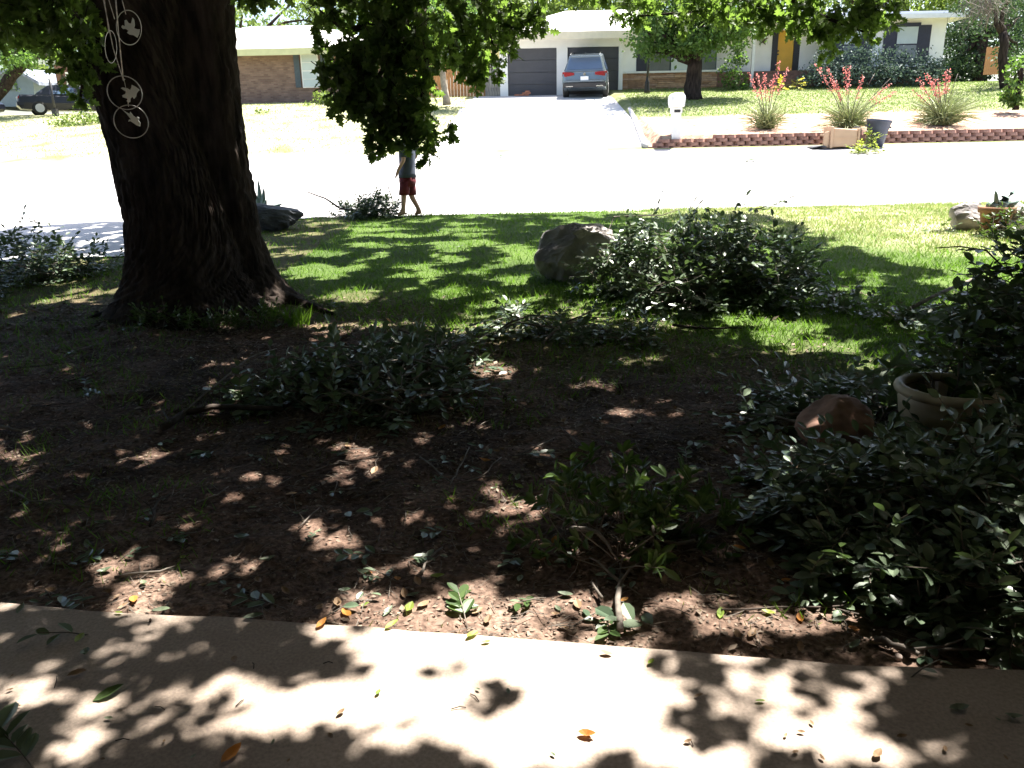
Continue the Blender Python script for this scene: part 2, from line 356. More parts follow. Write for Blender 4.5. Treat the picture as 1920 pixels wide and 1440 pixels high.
def grid(name, xs, ys, zfun, mt, parent=None, mask=None):
    X, Yg = np.meshgrid(xs, ys); Zg = zfun(X, Yg); V = np.stack([X.ravel(), Yg.ravel(), Zg.ravel()], 1)
    nx = len(xs); i, j = np.meshgrid(np.arange(nx-1), np.arange(len(ys)-1)); a = (j*nx+i).ravel()
    q = np.stack([a, a+1, a+1+nx, a+nx], 1)
    if mask is not None: q = q[mask(V[q].mean(1))]
    me = npmesh(name, V, q.ravel(), np.full(len(q), 4)); me.materials.append(mt)
    me.polygons.foreach_set('use_smooth', [True]*len(me.polygons)); return link(name, me, None, parent), V
def wob(pts, amp):
    return [Vector(p)+Vector((random.uniform(-1, 1), random.uniform(-1, 1), random.uniform(-1, 1)))*amp for p in pts]
def curve_pts(a, b, n=6, sag=0.0, amp=.02):
    a = Vector(a); b = Vector(b); L = (b-a).length; out = []
    for i in range(n):
        t = i/(n-1); p = a.lerp(b, t); p.z += sag*4*t*(1-t)
        if 0 < i < n-1: p += Vector((random.uniform(-1, 1), random.uniform(-1, 1), random.uniform(-1, 1)))*amp*L
        out.append(p)
    return out

# ------------------------------------------------------------------ patio outline (also used by the soil)
ZP = .10
edge_px = [(-900, 1075), (-400, 1103), (0, 1128), (320, 1148), (690, 1170), (1000, 1195), (1300, 1217), (1500, 1231), (1640, 1243), (1920, 1252), (2600, 1280)]
edge = [G3(a, b_, ZP) for a, b_ in edge_px]
ex = [p.x for p in edge]; ey = [p.y for p in edge]
def patio_edge(x): return np.interp(x, ex, ey)
# lawn mask in world coordinates: border of grass and bare soil
lb_px = [(-600, 640), (0, 590), (230, 575), (480, 560), (700, 590), (900, 640), (1100, 640), (1300, 655), (1500, 700), (1700, 735), (1920, 760), (2500, 800)]
lb = [G(a, b_) for a, b_ in lb_px]; lbx = [p.x for p in lb]; lby = [p.y for p in lb]
def lawn_w(x, y):
    e = np.interp(x, lbx, lby) + (vn(np.asarray(x)*1.7, np.asarray(y)*1.7, 3)-.5)*1.0
    w = np.clip((y-e)/1.9+.45, 0, 1)
    # thin worn patches left of the tree
    w = np.where(np.asarray(x) < -2.6, w*.45, w)
    return w
dr_px = [(-700, 525), (0, 492), (240, 481), (400, 440), (560, 412), (640, 405)]
drp = [G(a, b_) for a, b_ in dr_px]; drx = [p.x for p in drp]; dry = [p.y for p in drp]
def isdrive(x, y): return (np.asarray(x) < drx[-1]) & (np.asarray(y) > np.interp(x, drx, dry))

# ------------------------------------------------------------------ ground
xs = np.concatenate([np.linspace(-120, -14, 40), np.linspace(-13.5, -5, 60), np.linspace(-4.95, 5, 230), np.linspace(5.05, 20, 130), np.linspace(21, 120, 36)])
ys = np.concatenate([np.linspace(-40, -1, 12), np.linspace(-.5, 1.2, 12), np.linspace(1.25, 7, 170), np.linspace(7.1, 15.4, 90), np.linspace(15.6, 24.4, 20), [24.5, 24.6, 24.64, 24.67, 24.75, 24.85], np.linspace(25, 42, 80), np.linspace(44, 220, 30)])
def groundz(x, y):
    z = zf(x, y)
    lw = lawn_w(x, y); near = (y < 15)
    z = z + near*((vn(x*3, y*3, 1)-.5)*.03 + (vn(x*9, y*9, 2)-.5)*.022*(1-lw) + (vn(x*24, y*24, 4)-.5)*.010*(1-lw))
    z = z - .10*(y < patio_edge(x)-.02)*(y < 3.5)
    z = z - .14*((y > 15.2) & (y < 24.25))
    z = z - .10*isdrive(x, y)*(y < 15.3)
    return z
gnd, GV = grid('yard_ground', xs, ys, groundz, M['ground'])
tag(gnd, kind='structure')
gw = lawn_w(GV[:, 0], GV[:, 1]); gw = np.where(GV[:, 1] > 24.5, 1.0, gw)
mul = ((GV[:, 0] > 4.3) & (GV[:, 1] > 24.4) & (GV[:, 1] < 27.6+1.4*vn(GV[:, 0]*.5, GV[:, 1]*0, 9))).astype(float)
a = gnd.data.attributes.new('grass', 'FLOAT', 'POINT'); a.data.foreach_set('value', gw.astype(np.float32))
a = gnd.data.attributes.new('mulch', 'FLOAT', 'POINT'); a.data.foreach_set('value', mul.astype(np.float32))
dst = np.clip(1-(GV[:, 1]-patio_edge(GV[:, 0])-.15)/.7, 0, 1)*(GV[:, 1] < 4)*np.clip(.3+1.2*vn(GV[:, 0]*3, GV[:, 1]*3, 91), 0, 1)
a = gnd.data.attributes.new('dust', 'FLOAT', 'POINT'); a.data.foreach_set('value', dst.astype(np.float32))
a = gnd.data.attributes.new('straw', 'FLOAT', 'POINT'); a.data.foreach_set('value', np.where(GV[:, 1] > 24, np.where(GV[:, 0] < 3, 1.0, .45), np.clip((GV[:, 0]-3.0)*.35+(GV[:, 1]-11.5)*.2, 0, .8)*(GV[:, 1] > 9)).astype(np.float32))  # pale tint on the lawns where glaring sun is painted in
# patio slab
V, Fc = [], []
sx_ = np.linspace(-7, 7, 421)
for x in sx_:
    y = float(patio_edge(x)) + (float(vn(x*6, 0, 5))-.5)*.012 + (float(vn(x*2, 0, 6))-.5)*.02
    V += [(x, -1.6, ZP), (x, y-.012, ZP), (x, y, ZP-.010), (x, y+.002, ZP-.14)]
for i in range(len(sx_)-1):
    for k in range(3): a0 = i*4+k; Fc.append((a0, a0+4, a0+5, a0+1))
pat = link('patio_slab', pmesh('patio_slab', V, Fc), M['conc']); tag(pat, kind='structure')
# street, drives
st, _ = grid('street', np.linspace(-80, 80, 161), np.linspace(15.35, 24.5, 20), lambda x, y: zf(x, y)-.02, M['asphalt']); tag(st, kind='structure')
for nm, y0, y1, zb in (('kerb', 15.18, 15.36, 15.15),):
    V, Fc = [], []
    for x in np.linspace(-80, 80, 81):
        zt = Z(x if zb < 20 else 0, zb if zb < 20 else 24.35)+(.02 if zb < 20 else .10)
        V += [(x, y0, zt-.3), (x, y0, zt), (x, y1, zt), (x, y1, zt-.3)]
    for i in range(80):
        for k in range(3): a0 = i*4+k; Fc.append((a0, a0+4, a0+5, a0+1))
    tag(link(nm, pmesh(nm, V, Fc), M['drive']), kind='structure')
own, _ = grid('own_driveway', np.linspace(-14, -2.2, 60), np.linspace(9, 15.2, 50), lambda x, y: zf(x, y)+.012, M['drive'], mask=lambda c: isdrive(c[:, 0], c[:, 1]) & (c[:, 0] < drx[-1])); tag(own, kind='structure')
nd, _ = grid('neighbour_driveway', np.linspace(-2.4, 5.0, 38), np.linspace(24.36, 37.2, 60), lambda x, y: zf(np.minimum(x, 4.2), y)-.018+.04*np.clip((y-24.5)/.6, 0, 1), M['drive'], mask=lambda c: (c[:, 0] < 4.1+.9*(c[:, 1]-24.5)/12.5) & (c[:, 0] > -2.2+.8*(c[:, 1]-24.5)/12.5)); tag(nd, kind='structure')
# drive border kerb to the planted bank
tube('drive_border', [(4.12+.9*(y-24.5)/12.5, y, Z(4.2, y)+.05) for y in np.linspace(24.5, 31, 14)], .09, M['drive'])['kind'] = 'structure'

# ------------------------------------------------------------------ unseen oak crown, its leaves and gaps placed to shape the sun patches
LIT = [ # (cx,cy,rx,ry) where sun reaches the ground
 (1200, 1295, 120, 66), (700, 1240, 60, 50), (620, 1310, 60, 36), (1340, 1290, 60, 26), (520, 1330, 80, 44), (450, 1290, 50, 20), (1180, 1060, 30, 10),  (960, 1235, 275, 62), (980, 1325, 320, 62), (760, 1370, 150, 40), (1130, 1390, 150, 40), (700, 1300, 110, 60), (100, 1300, 45, 38), (110, 1228, 28, 10), (205, 1212, 28, 13), (232, 1236, 24, 14),
 (345, 1165, 38, 9), (245, 1150, 24, 9), (258, 1186, 22, 9), (430, 1283, 40, 16), (520, 1335, 62, 34), (480, 1372, 55, 26), (310, 1290, 28, 13), (210, 1378, 45, 10), (275, 1392, 24, 12),
 (590, 1190, 34, 9), (1380, 1240, 28, 12), (1400, 1288, 36, 20), (1480, 1325, 34, 44), (1555, 1356, 48, 17), (1505, 1258, 24, 11), (1562, 1286, 20, 7), (1625, 1305, 28, 16), (1450, 1400, 200, 16), (1690, 1250, 30, 8), (1800, 1310, 25, 8),
 (700, 1125, 85, 36), (860, 1165, 170, 20), (1300, 1165, 140, 24), (1440, 1190, 80, 18), (1250, 590, 60, 9), (1400, 602, 70, 9), (1500, 612, 60, 9), (770, 617, 90, 9), (600, 1003, 60, 20), (740, 1060, 60, 14), (1010, 1140, 180, 38), (880, 1085, 60, 20), (1200, 1145, 90, 24), (1390, 1175, 115, 22), (1300, 1110, 40, 12), (830, 1150, 70, 25),
 (180, 1078, 45, 20), (225, 1045, 40, 16), (90, 1010, 60, 12), (30, 860, 32, 24), (25, 1100, 28, 10), (285, 855, 22, 12), (440, 880, 18, 6), (600, 905, 40, 8), (550, 1122, 28, 9), (920, 1000, 45, 10), (760, 978, 50, 13), (470, 930, 30, 6),
 (1560, 1150, 60, 16), (1620, 1190, 30, 8), (1440, 935, 40, 9), (1500, 960, 26, 8), (410, 720, 28, 10), (432, 748, 18, 8), (380, 688, 22, 5), (920, 690, 50, 14), (950, 618, 44, 18), (840, 612, 55, 9),
 (1180, 770, 40, 13), (1290, 778, 20, 8), (1200, 680, 25, 7), (1530, 720, 25, 7), (1450, 635, 62, 14), (1565, 652, 82, 13), (1610, 692, 40, 9), (1110, 582, 62, 11), (1220, 572, 40, 9), (960, 525, 50, 10), (640, 560, 65, 9),
 (440, 560, 18, 16), (190, 546, 60, 7), (110, 560, 20, 5), (600, 475, 62, 7), (770, 502, 52, 6), (720, 441, 85, 5), (980, 488, 62, 9), (960, 464, 50, 5), (880, 430, 60, 4), (1000, 610, 30, 8), (1040, 560, 30, 6), (700, 430, 90, 4), (560, 520, 30, 5), (850, 540, 40, 5),
 (150, 470, 30, 2), (215, 455, 25, 2), (230, 470, 18, 2), (200, 438, 22, 1.5), (700, 840, 20, 10), (1400, 780, 25, 14), (1480, 880, 26, 16), (650, 850, 22, 12), (1120, 470, 34, 14), (1420, 480, 40, 16), (1280, 450, 30, 10), (1860, 850, 30, 12), (1830, 700, 30, 12), (1500, 560, 40, 12), (1640, 740, 18, 6), (1150, 535, 45, 12), (1290, 520, 60, 12), (1420, 535, 50, 12), (1230, 560, 30, 8), (1350, 575, 40, 8), (1090, 545, 40, 12), (1190, 1055, 40, 12)]
DARK = [(510, 432, 95, 34), (865, 1262, 40, 20), (900, 1318, 50, 18), (830, 1292, 14, 20), (760, 1345, 34, 10), (900, 1420, 90, 26), (1010, 1275, 0, 0), (1310, 1255, 38, 26), (1330, 1300, 34, 20), (860, 1070, 30, 14), (1060, 1160, 24, 12), (1240, 1160, 38, 12), (1130, 1085, 34, 14), (720, 1100, 22, 10), (640, 1260, 20, 14)]
def litmask(px, py, gx, gy):
    dx = (vn(gx*5, gy*5, 11)-.5)*46; dy = (vn(gx*5, gy*5, 12)-.5)*26
    sc = np.clip((py-350)/700, .15, 1); px2 = px+dx*sc; py2 = py+dy*sc*sc
    L = np.zeros(len(px), bool)
    for cx, cy, rx, ry in LIT:
        if cy > 1160: rx += 14 if cx > 420 else 4; ry += 8 if cx > 420 else 3
        elif cy > 800: rx += 16; ry += 8
        elif cy > 560: rx += 8; ry += 3
        L |= ((px2-cx)/rx)**2 + ((py2-cy)/ry)**2 < 1
    for cx, cy, rx, ry in DARK:
        if rx: L &= ~(((px2-cx)/rx)**2 + ((py2-cy)/ry)**2 < 1)
    L |= (py2 < np.interp(px2, [-500, 0, 240, 300, 1420, 1500, 1570, 1650, 1800, 1920, 2400], [440, 430, 413, 402, 402, 425, 455, 486, 520, 540, 600]))
    inlawn = (py < 620) & (gy > 6)
    nz = vn(gx*3.1, gy*2.2, 21)*.65 + vn(gx*8, gy*6, 22)*.35
    L |= inlawn & (nz > np.where(px > 900, .53, .58))
    L |= (~inlawn) & (vn(gx*6, gy*5, 23) > np.where((py > 860) & (py < 1180) & (px < 1450), .80, np.where(py > 1150, .95, .93)))
    return L
THIN = []
for px_, py_, Y_, lr, th_ in ((880, 60, 6.7, .5, .45), (965, 38, 6.9, .4, .4), (900, 125, 6.8, .3, .45), (800, 60, 6.3, .35, .55), (700, 20, 6.2, .4, .62), (1195, 12, 7.6, .3, .4), (1330, 15, 7.6, .5, .42), (1480, 25, 7.6, .5, .45), (1580, 45, 7.6, .4, .45), (60, 30, 6.2, .5, .66)):
    q = AT(px_, py_, Y_); k_ = (q.z-.25)/SV.z; THIN.append((q.x-SV.x*k_, q.y-SV.y*k_, lr, th_))
def canopy(n, x0, x1, y0, y1, hmin=3.3, hspan=4.0):
    gx = rng.uniform(x0, x1, n); gy = rng.uniform(y0, y1, n); gz = np.where(gy < patio_edge(gx), ZP, zf(gx, gy))
    s = np.array(SV)/SV.z; P = np.stack([gx, gy, gz], 1); hb = np.maximum(hmin, 1.65+.19*(gy+1.2)+.5) + .7*np.clip((3.4-gy)/1.2, 0, 1); h = hb + rng.random(n)**1.3*hspan
    px, py, c = PX(P); L = litmask(px, py, gx, gy) & (c > .3)
    off = c <= .3; L = np.where(off | (py > 1480) | (px < -60) | (px > 1980), (vn(gx*2.4, gy*2.4, 31) > .68) | (gy > 14.2), L)
    keep = ~L
    half = ((px-1260)/480)**2+((py-1415)/48)**2 < 1
    keep &= ~(half & (vn(gx*9, gy*9, 77) > .52))
    nearp = gy < 2.7; soft = vn(gx*6.5, gy*6.5, 95) > np.where(nearp, .60, .68)
    keep &= ~(soft & (gy < 6.5) & (rng.random(n) > np.where(nearp, .26, .42)))
    # the low boughs hang in dappled sun: thin the crown on the sun side of them
    for lx, ly, lr, th_ in THIN: keep &= ~((np.hypot(gx-lx, gy-ly) < lr) & (vn(gx*5.5, gy*5.5, 93) > th_))
    return (P + s[None]*(h-gz)[:, None])[keep]
NP = canopy(40000, -3.2, 3.4, .7, 2.7, 3.4, 3.6)
CP = np.concatenate([canopy(210000, -8.5, 7.5, 2.6, 15, 3.3, 3.6), canopy(26000, -8.5, -3.1, .7, 2.7, 3.4, 3.6), canopy(26000, 3.3, 7.5, .7, 2.7, 3.4, 3.6), canopy(60000, -6, 6, -4, .75, 3.4, 3.5)])
ns = 70000; sx = np.where(rng.random(ns) < .5, rng.uniform(6.2, 10, ns), rng.uniform(-11, -6.6, ns)); sy = rng.uniform(-3, 6.2, ns)
SP = np.stack([sx, sy, rng.uniform(1.0, 6.5, ns)], 1); CP = np.concatenate([CP, SP[vn(sx*1.3+SP[:, 2], sy*1.3, 88) > .25]])  # unseen side foliage added to the crown to block low skylight

# ------------------------------------------------------------------ the oak
oak = thing('oak_tree', 'huge double-trunked shade oak with deeply furrowed dark bark, left of the lawn', 'tree', (0, 0, 0))
YT = 7.35
lf_px = [(-120, 70), (0, 123), (100, 160), (187, 186), (277, 213), (400, 238), (470, 245), (520, 243), (545, 234), (565, 222), (590, 205), (620, 190)]
rg_px = [(-120, 415), (0, 423), (100, 428), (200, 440), (293, 449), (350, 461), (450, 480), (510, 500), (545, 525), (565, 550), (585, 575), (620, 600)]
def trunk_mesh():
    rows = 230; seg = 420; yy = np.linspace(620, -120, rows)
    th = np.linspace(0, 2*np.pi, seg, endpoint=False); dx, dy = np.cos(th), np.sin(th); V = np.zeros((rows, seg, 3))
    def circ(ox, oy, r):
        bq = dx*ox+dy*oy; dd = bq*bq-(ox*ox+oy*oy-r*r); v_ = bq+np.sqrt(np.maximum(dd, 0)); return np.where((dd > 0) & (v_ > 0), v_, 0)
    for i, py in enumerate(yy):
        lx = np.interp(py, [a_[0] for a_ in lf_px], [a_[1] for a_ in lf_px]); rx = np.interp(py, [a_[0] for a_ in rg_px], [a_[1] for a_ in rg_px])
        A = AT(lx, py, YT); B = AT(rx, py, YT); z = (A.z+B.z)/2; cx = (A.x+B.x)/2; hw = (B.x-A.x)/2
        hw2 = hw*.34; c2x = cx+hw-hw2; hw1 = hw*(.70+.16*min(1, max(0, (py-260)/220))); c1x = cx-hw+hw1
        ss = 45.0/hw; r = np.log(np.exp(ss*circ(c1x-cx, -.05, hw1))+np.exp(ss*circ(c2x-cx, .18, hw2)))/ss
        flare = max(0, (py-470)/150.0); r = r*(1+flare*.18*(.5+.5*np.cos(5*th+.6))*np.abs(dy))
        L = th*hw; wv = .12*vn(L*3, z*1.4+L*0, 44)
        a_ = vn((L+wv*.1)*19, z*4.5+L*0, 41); b2 = vn((L+wv*.1)*40, z*9+L*0, 42); c3 = vn(L*70, z*26+L*0, 45); big = vn(L*2.0+5, z*1.1+L*0, 43)
        r = r - .024*np.clip(1-np.abs(2*a_-1)*2.2, 0, 1) - .016*np.clip(1-np.abs(2*b2-1)*2.2, 0, 1) + .012*c3 + .035*(big-.5)
        V[i, :, 0] = cx+dx*r; V[i, :, 1] = YT+.02+dy*r; V[i, :, 2] = z
    i, k = np.meshgrid(np.arange(rows-1), np.arange(seg), indexing='ij'); a0 = (i*seg+k).ravel(); a1 = (i*seg+(k+1) % seg).ravel()
    q = np.stack([a0, a1, a1+seg, a0+seg], 1); return npmesh('trunk', V.reshape(-1, 3), q.ravel(), np.full(len(q), 4))
tr = link('trunk', trunk_mesh(), M['bark'], oak, True)
# roots running out
for pts, rr in (([(480, 540), (535, 562), (585, 578), (630, 592)], [.13, .10, .06, .02]), ([(255, 565), (225, 582), (195, 592), (165, 598)], [.13, .09, .05, .02]), ([(420, 560), (428, 590), (440, 606)], [.11, .08, .03])):
    P = [G(*q)+Vector((0, 0, -rr[i]*.15)) for i, q in enumerate(pts)]
    tube('root', P, rr, M['bark'], oak, 10)
tp = AT(265, -110, YT); tp2 = AT(385, -110, YT)
limbs = []
def limb(a, b, r1, r2, sag=.3, n=9, amp=.05):
    p = curve_pts(a, b, n, sag, amp); rr = [r1+(r2-r1)*i/(n-1) for i in range(n)]
    tube('limb', p, rr, M['bark'], oak, 10); limbs.append(p); return p
L1 = limb(tp, tp+Vector((-.4, .3, 3.0)), .40, .30); L2 = limb(tp2, tp2+Vector((.5, .5, 3.2)), .20, .17)
for b_, r1 in (((-4.5, 3, 6.2), .16), ((-5, 8, 6.5), .16), ((-1.5, 1.5, 4.6), .13), ((.5, 5.4, 5.8), .13), ((-1.5, 11, 7.5), .14), ((-6, 5, 5.4), .12)):
    limb(L1[random.randint(3, 7)], b_, r1, .035, .4)
for b_, r1 in (((3.2, 4.5, 6.0), .15), ((3.5, 8.5, 6.5), .14), ((2, 12, 7.0), .13), ((.8, 7.0, 6.2), .11), ((5.5, 6.5, 6.2), .1), ((5.5, 10.5, 7.2), .1)):
    limb(L2[random.randint(3, 7)], b_, r1, .03, .4)
# twigs through the crown
V, Fc = [], []
sel = rng.choice(len(CP), 300, replace=False)
LP = [p for l in limbs for p in l]
LA = np.array([tuple(p) for p in LP])
for i in sel:
    q = CP[i]; d = np.linalg.norm(LA-q, axis=1); j = int(np.argmin(d))
    if d[j] < 1.5: tube_into(V, Fc, curve_pts(LA[j], q, 5, .1, .06), [.022, .016, .012, .008, .004], 4, False)
o = link('twigs', pmesh('twigs', V, Fc), M['bark'], oak); o['kind'] = 'stuff'
n = len(CP)
o = link('crown', leafcloud('crown', CP, rdir(n, -.2), rdir(n, .9), rng.uniform(.12, .20, n), T_diamond(.40)), M['crownleaf'], oak); o['kind'] = 'stuff'
n = len(NP); o = link('crown', leafcloud('crown', NP, rdir(n, -.2), rdir(n, .9), rng.uniform(.07, .115, n), T_diamond(.42)), M['crownleaf'], oak); o['kind'] = 'stuff'
# low boughs that hang into the view: ellipsoids (px,py,Y, rx,ry,rz metres, leaves)
LOW = [(720, 15, 6.2, .50, .45, .24, 1300), (652, 145, 6.0, .20, .25, .30, 650), (745, 105, 6.2, .46, .4, .32, 1500), (735, 205, 6.1, .36, .28, .17, 950), (790, 262, 6.1, .10, .10, .07, 60), (758, 243, 6.1, .08, .08, .05, 60), (725, 262, 6.1, .09, .1, .05, 50), (700, 262, 6.1, .12, .12, .08, 90), (805, 240, 6.2, .13, .12, .08, 90), (842, 240, 6.1, .07, .06, .04, 16), (798, 288, 6.1, .04, .06, .06, 14),
       (880, 60, 6.7, .44, .4, .32, 800), (965, 38, 6.9, .30, .3, .18, 420), (905, 125, 6.8, .20, .2, .16, 190), (950, 95, 6.7, .10, .1, .06, 34), (1015, 15, 7, .14, .2, .10, 80), (600, 20, 6.3, .14, .2, .10, 70), (595, 70, 6.2, .04, .05, .05, 12), (500, -10, 6.5, .2, .2, .06, 60), (450, -10, 6.5, .15, .2, .05, 36), (613, 90, 6.1, .05, .06, .05, 16),
       (60, 30, 6.2, .55, .5, .24, 900), (140, 80, 6.5, .24, .4, .26, 420), (20, 75, 6.6, .2, .3, .08, 90), (165, 150, 6.6, .10, .2, .14, 100), (152, 195, 6.6, .05, .1, .05, 20), (130, 150, 6.6, .04, .1, .07, 20), (20, 10, 6.0, .4, .4, .2, 400),
       (1195, 12, 7.6, .28, .3, .12, 200), (1330, 15, 7.6, .5, .4, .16, 560), (1480, 25, 7.6, .48, .4, .24, 800), (1580, 45, 7.6, .36, .35, .24, 650), (1640, 22, 7.6, .22, .3, .18, 260), (1545, 98, 7.6, .10, .10, .05, 36), (1180, 40, 7.6, .06, .06, .05, 16), (1100, -8, 7.4, .4, .4, .05, 80)]
P = []; D = []; TV, TF = [], []
for px_, py_, Y_, rx, ry, rz, cnt in LOW:
    c = np.array(AT(px_, py_, Y_)); k = max(2, int(cnt*.80)//12)
    u = rdir(k)*(rng.random((k, 1))**.45); cc = c+u*np.array([rx, ry, rz])*.88
    for q in cc:
        d = rng.normal(size=3)*.55+np.array([0, 0, -.75]); d /= np.linalg.norm(d); L = rng.uniform(.10, .24)*min(1, rx/.12+.2)
        a_ = q-d*L*.5; e = q+d*L*.5; tube_into(TV, TF, [Vector(a_), Vector(q)+Vector((random.uniform(-1, 1), random.uniform(-1, 1), 0))*.01, Vector(e)], [.0035, .0025, .0015], 4, False)
        m_ = 12; t = rng.random(m_)**.8; P.append(a_+(e-a_)*t[:, None]+rng.normal(size=(m_, 3))*.008); dd = rng.normal(size=(m_, 3))*.6+d*.7; D.append(dd)
o = link('hanging_twigs', pmesh('hanging_twigs', TV, TF), M['bark'], oak); o['kind'] = 'stuff'
P = np.concatenate(P); n = len(P); D = unit(np.concatenate(D)); Nn = rdir(n, .6); sz = rng.uniform(.06, .115, n)
ppx, ppy, cc = PX(P); vis = (ppy > 0) & (ppx > 0); order = np.argsort(np.where(vis, cc/sz, 1e9)); big = order[:300]; rest = order[300:]
leaf_objects(oak, P[big], D[big], Nn[big], sz[big], T_lobed(), 'oak_leaf', M['oakleaf'])
o = link('low_foliage', leafcloud('low_foliage', P[rest], D[rest], Nn[rest], sz[rest], T_lobed()), M['oakleaf'], oak); o['kind'] = 'stuff'
for pts in ([(820, -160, 6.5), (760, 60, 6.2), (700, 160, 6.1), (670, 230, 6.0)], [(790, -20, 6.4), (800, 110, 6.2), (790, 200, 6.1), (780, 275, 6.1)], [(820, -160, 6.5), (900, 20, 6.7), (930, 100, 6.8)], [(760, 60, 6.2), (735, 170, 6.1), (715, 250, 6.1)], [(700, 40, 6.2), (650, 60, 6.2), (600, 20, 6.3)],
            [(1500, -220, 7.6), (1450, -20, 7.6), (1330, 20, 7.6), (1200, 30, 7.6)], [(1450, -20, 7.6), (1540, 30, 7.6), (1620, 60, 7.6)], [(130, -60, 6.8), (80, 30, 6.3), (30, 70, 6.4)], [(150, 40, 6.7), (160, 120, 6.6), (150, 190, 6.6)]):
    p = [AT(*q) for q in pts]; tube('bough', p, [.03-.022*i/(len(p)-1) for i in range(len(p))], M['bark'], oak, 6)
for k, (px_, py_, Y_, rx, ry, rz, cnt) in enumerate(LOW):      # connect boughs to the crown
    pass

# ------------------------------------------------------------------ grass
def in_view(P, mg=60):
    px, py, c = PX(P); return (c > .3) & (px > -mg) & (px < 1920+mg) & (py > -mg) & (py < 1440+mg)
def grassfield(n, x0, x1, y0, y1, wfun, hh, ww, name, mt, parent=None):
    x = rng.uniform(x0, x1, n); y = rng.uniform(y0, y1, n); w = wfun(x, y)
    k = rng.random(n) < w; x = x[k]; y = y[k]; P = np.stack([x, y, groundz(x, y)-.004], 1)
    v = in_view(P); P = P[v]; m_ = len(P)
    D = rdir(m_)*.75; D[:, 2] = rng.uniform(.5, 1.1, m_)
    h = rng.uniform(*hh, m_)*(.6+.8*vn(P[:, 0]*2, P[:, 1]*2, 51))
    return link(name, leafcloud(name, P, D, rdir(m_), h, T_blade(), width=rng.uniform(*ww, m_)), mt, parent)
def lawn_only(x, y): return lawn_w(x, y)*(~isdrive(x, y))*(y < 15.12)
def tree_clear(x, y): return np.hypot(x+3.0, y-7.35) > .8
o = grassfield(240000, -9, 9.5, 5.0, 15.12, lambda x, y: lawn_only(x, y)*tree_clear(x, y)*(.35+.65*np.clip((10-y)/3, 0, 1)), (.035, .085), (.005, .010), 'lawn_grass', M['grass']); tag(o, 'short bright green lawn grass between the oak and the street', 'grass', kind='stuff')
o = grassfield(90000, -6, 6, 2.35, 8.5, lambda x, y: np.clip(.55-lawn_w(x, y), 0, 1)*(vn(x*1.8, y*1.8, 61) > .52)*(.25+.75*(vn(x*9, y*9, 62) > .5))*(y > patio_edge(x)+.25), (.03, .09), (.003, .006), 'sparse_grass', M['grass']); tag(o, 'thin scattered grass tufts growing in the bare shaded soil', 'grass', kind='stuff')
o = grassfield(30000, 2.5, 9.5, 9.2, 15.12, lambda x, y: lawn_only(x, y)*np.clip((x-3.0)*.5+(y-11)*.25, 0, 1), (.035, .08), (.006, .011), 'pale_grass', M['glaregrass']); tag(o, 'pale grass on the far right of the lawn, lightened for sun glare', 'grass', kind='stuff')
o = grassfield(16000, -6, 6, 2.3, 6.5, lambda x, y: (vn(x*2.6, y*2.6, 64) > .66)*(y > patio_edge(x)+.03), (.02, .055), (.0025, .005), 'dry_grass', M['drygrass']); tag(o, 'straw-coloured dry grass bits on the bare soil', 'grass', kind='stuff')
# far grass, coarse
def farw(x, y):
    dr = (x < 4.2+.9*(y-24.5)/12.5) & (x > -2.2+.8*(y-24.5)/12.5)
    bed = (x > 4.3) & (y < 28.3)
    return (~dr)*(~bed)*1.0
def fargrass(x0, x1, mtn, nn):
    n = nn; x = rng.uniform(x0, x1, n); y = rng.uniform(24.9, 38, n); k = rng.random(n) < farw(x, y); x = x[k]; y = y[k]
    P = np.stack([x, y, zf(x, y)-.01], 1); v = in_view(P); P = P[v]; m_ = len(P); D = rdir(m_)*.7; D[:, 2] = rng.uniform(.5, 1, m_)
    return link('far_grass', leafcloud('far_grass', P, D, rdir(m_), rng.uniform(.04, .09, m_), T_blade(), width=rng.uniform(.02, .035, m_)), M[mtn])
tag(fargrass(4, 26, 'fargrassr', 60000), 'sunlit grass on the white house front yard', 'grass', kind='stuff')
tag(fargrass(-24, 3, 'glaregrass', 30000), 'straw-pale grass on the brick house yard, lightened for sun glare', 'grass', kind='stuff')

# ------------------------------------------------------------------ litter on the soil
def soilpts(n, y1=7.5):
    x = rng.uniform(-6, 6, n); y = 2.2+(rng.random(n)**1.15)*(y1-2.2); k = (y > patio_edge(x)+.02) & (rng.random(n) > np.clip(lawn_w(x, y)*1.3-.3, 0, .9))
    x = x[k]; y = y[k]; P = np.stack([x, y, groundz(x, y)+.004], 1); return P[in_view(P)]
P = soilpts(80000); n = len(P); Nn = rdir(n)*.5; Nn[:, 2] = 1
D = rdir(n); D[:, 2] *= .25
o = link('leaf_litter', leafcloud('leaf_litter', P, D, Nn, rng.uniform(.008, .026, n)*np.where(rng.random(n) < .08, 1.8, 1)*(1+.18*np.clip(P[:, 1]-3, 0, 4)), T_diamond()), M['litter']); tag(o, 'crumbled brown leaf litter and mulch over the shaded soil', 'leaf litter', kind='stuff')
V, Fc = [], []; P = soilpts(6000)
for p in P:
    an = random.uniform(0, 6.28); L = random.uniform(.03, .16); d = Vector((math.cos(an), math.sin(an), random.uniform(-.05, .12)))*L
    a_ = Vector(p)+Vector((0, 0, .004)); mid = a_+d*.5+Vector((random.uniform(-.1, .1)*L, random.uniform(-.1, .1)*L, .008)); e = a_+d; e.z = max(e.z, Z(e.x, e.y)+.006)
    r = random.uniform(.0008, .0026); tube_into(V, Fc, [a_, mid, e], [r, r*.8, r*.5], 4, False)
tag(link('twig_litter', pmesh('twig_litter', V, Fc), M['twig']), 'fine broken twigs strewn over the bare soil', 'twigs', kind='stuff')
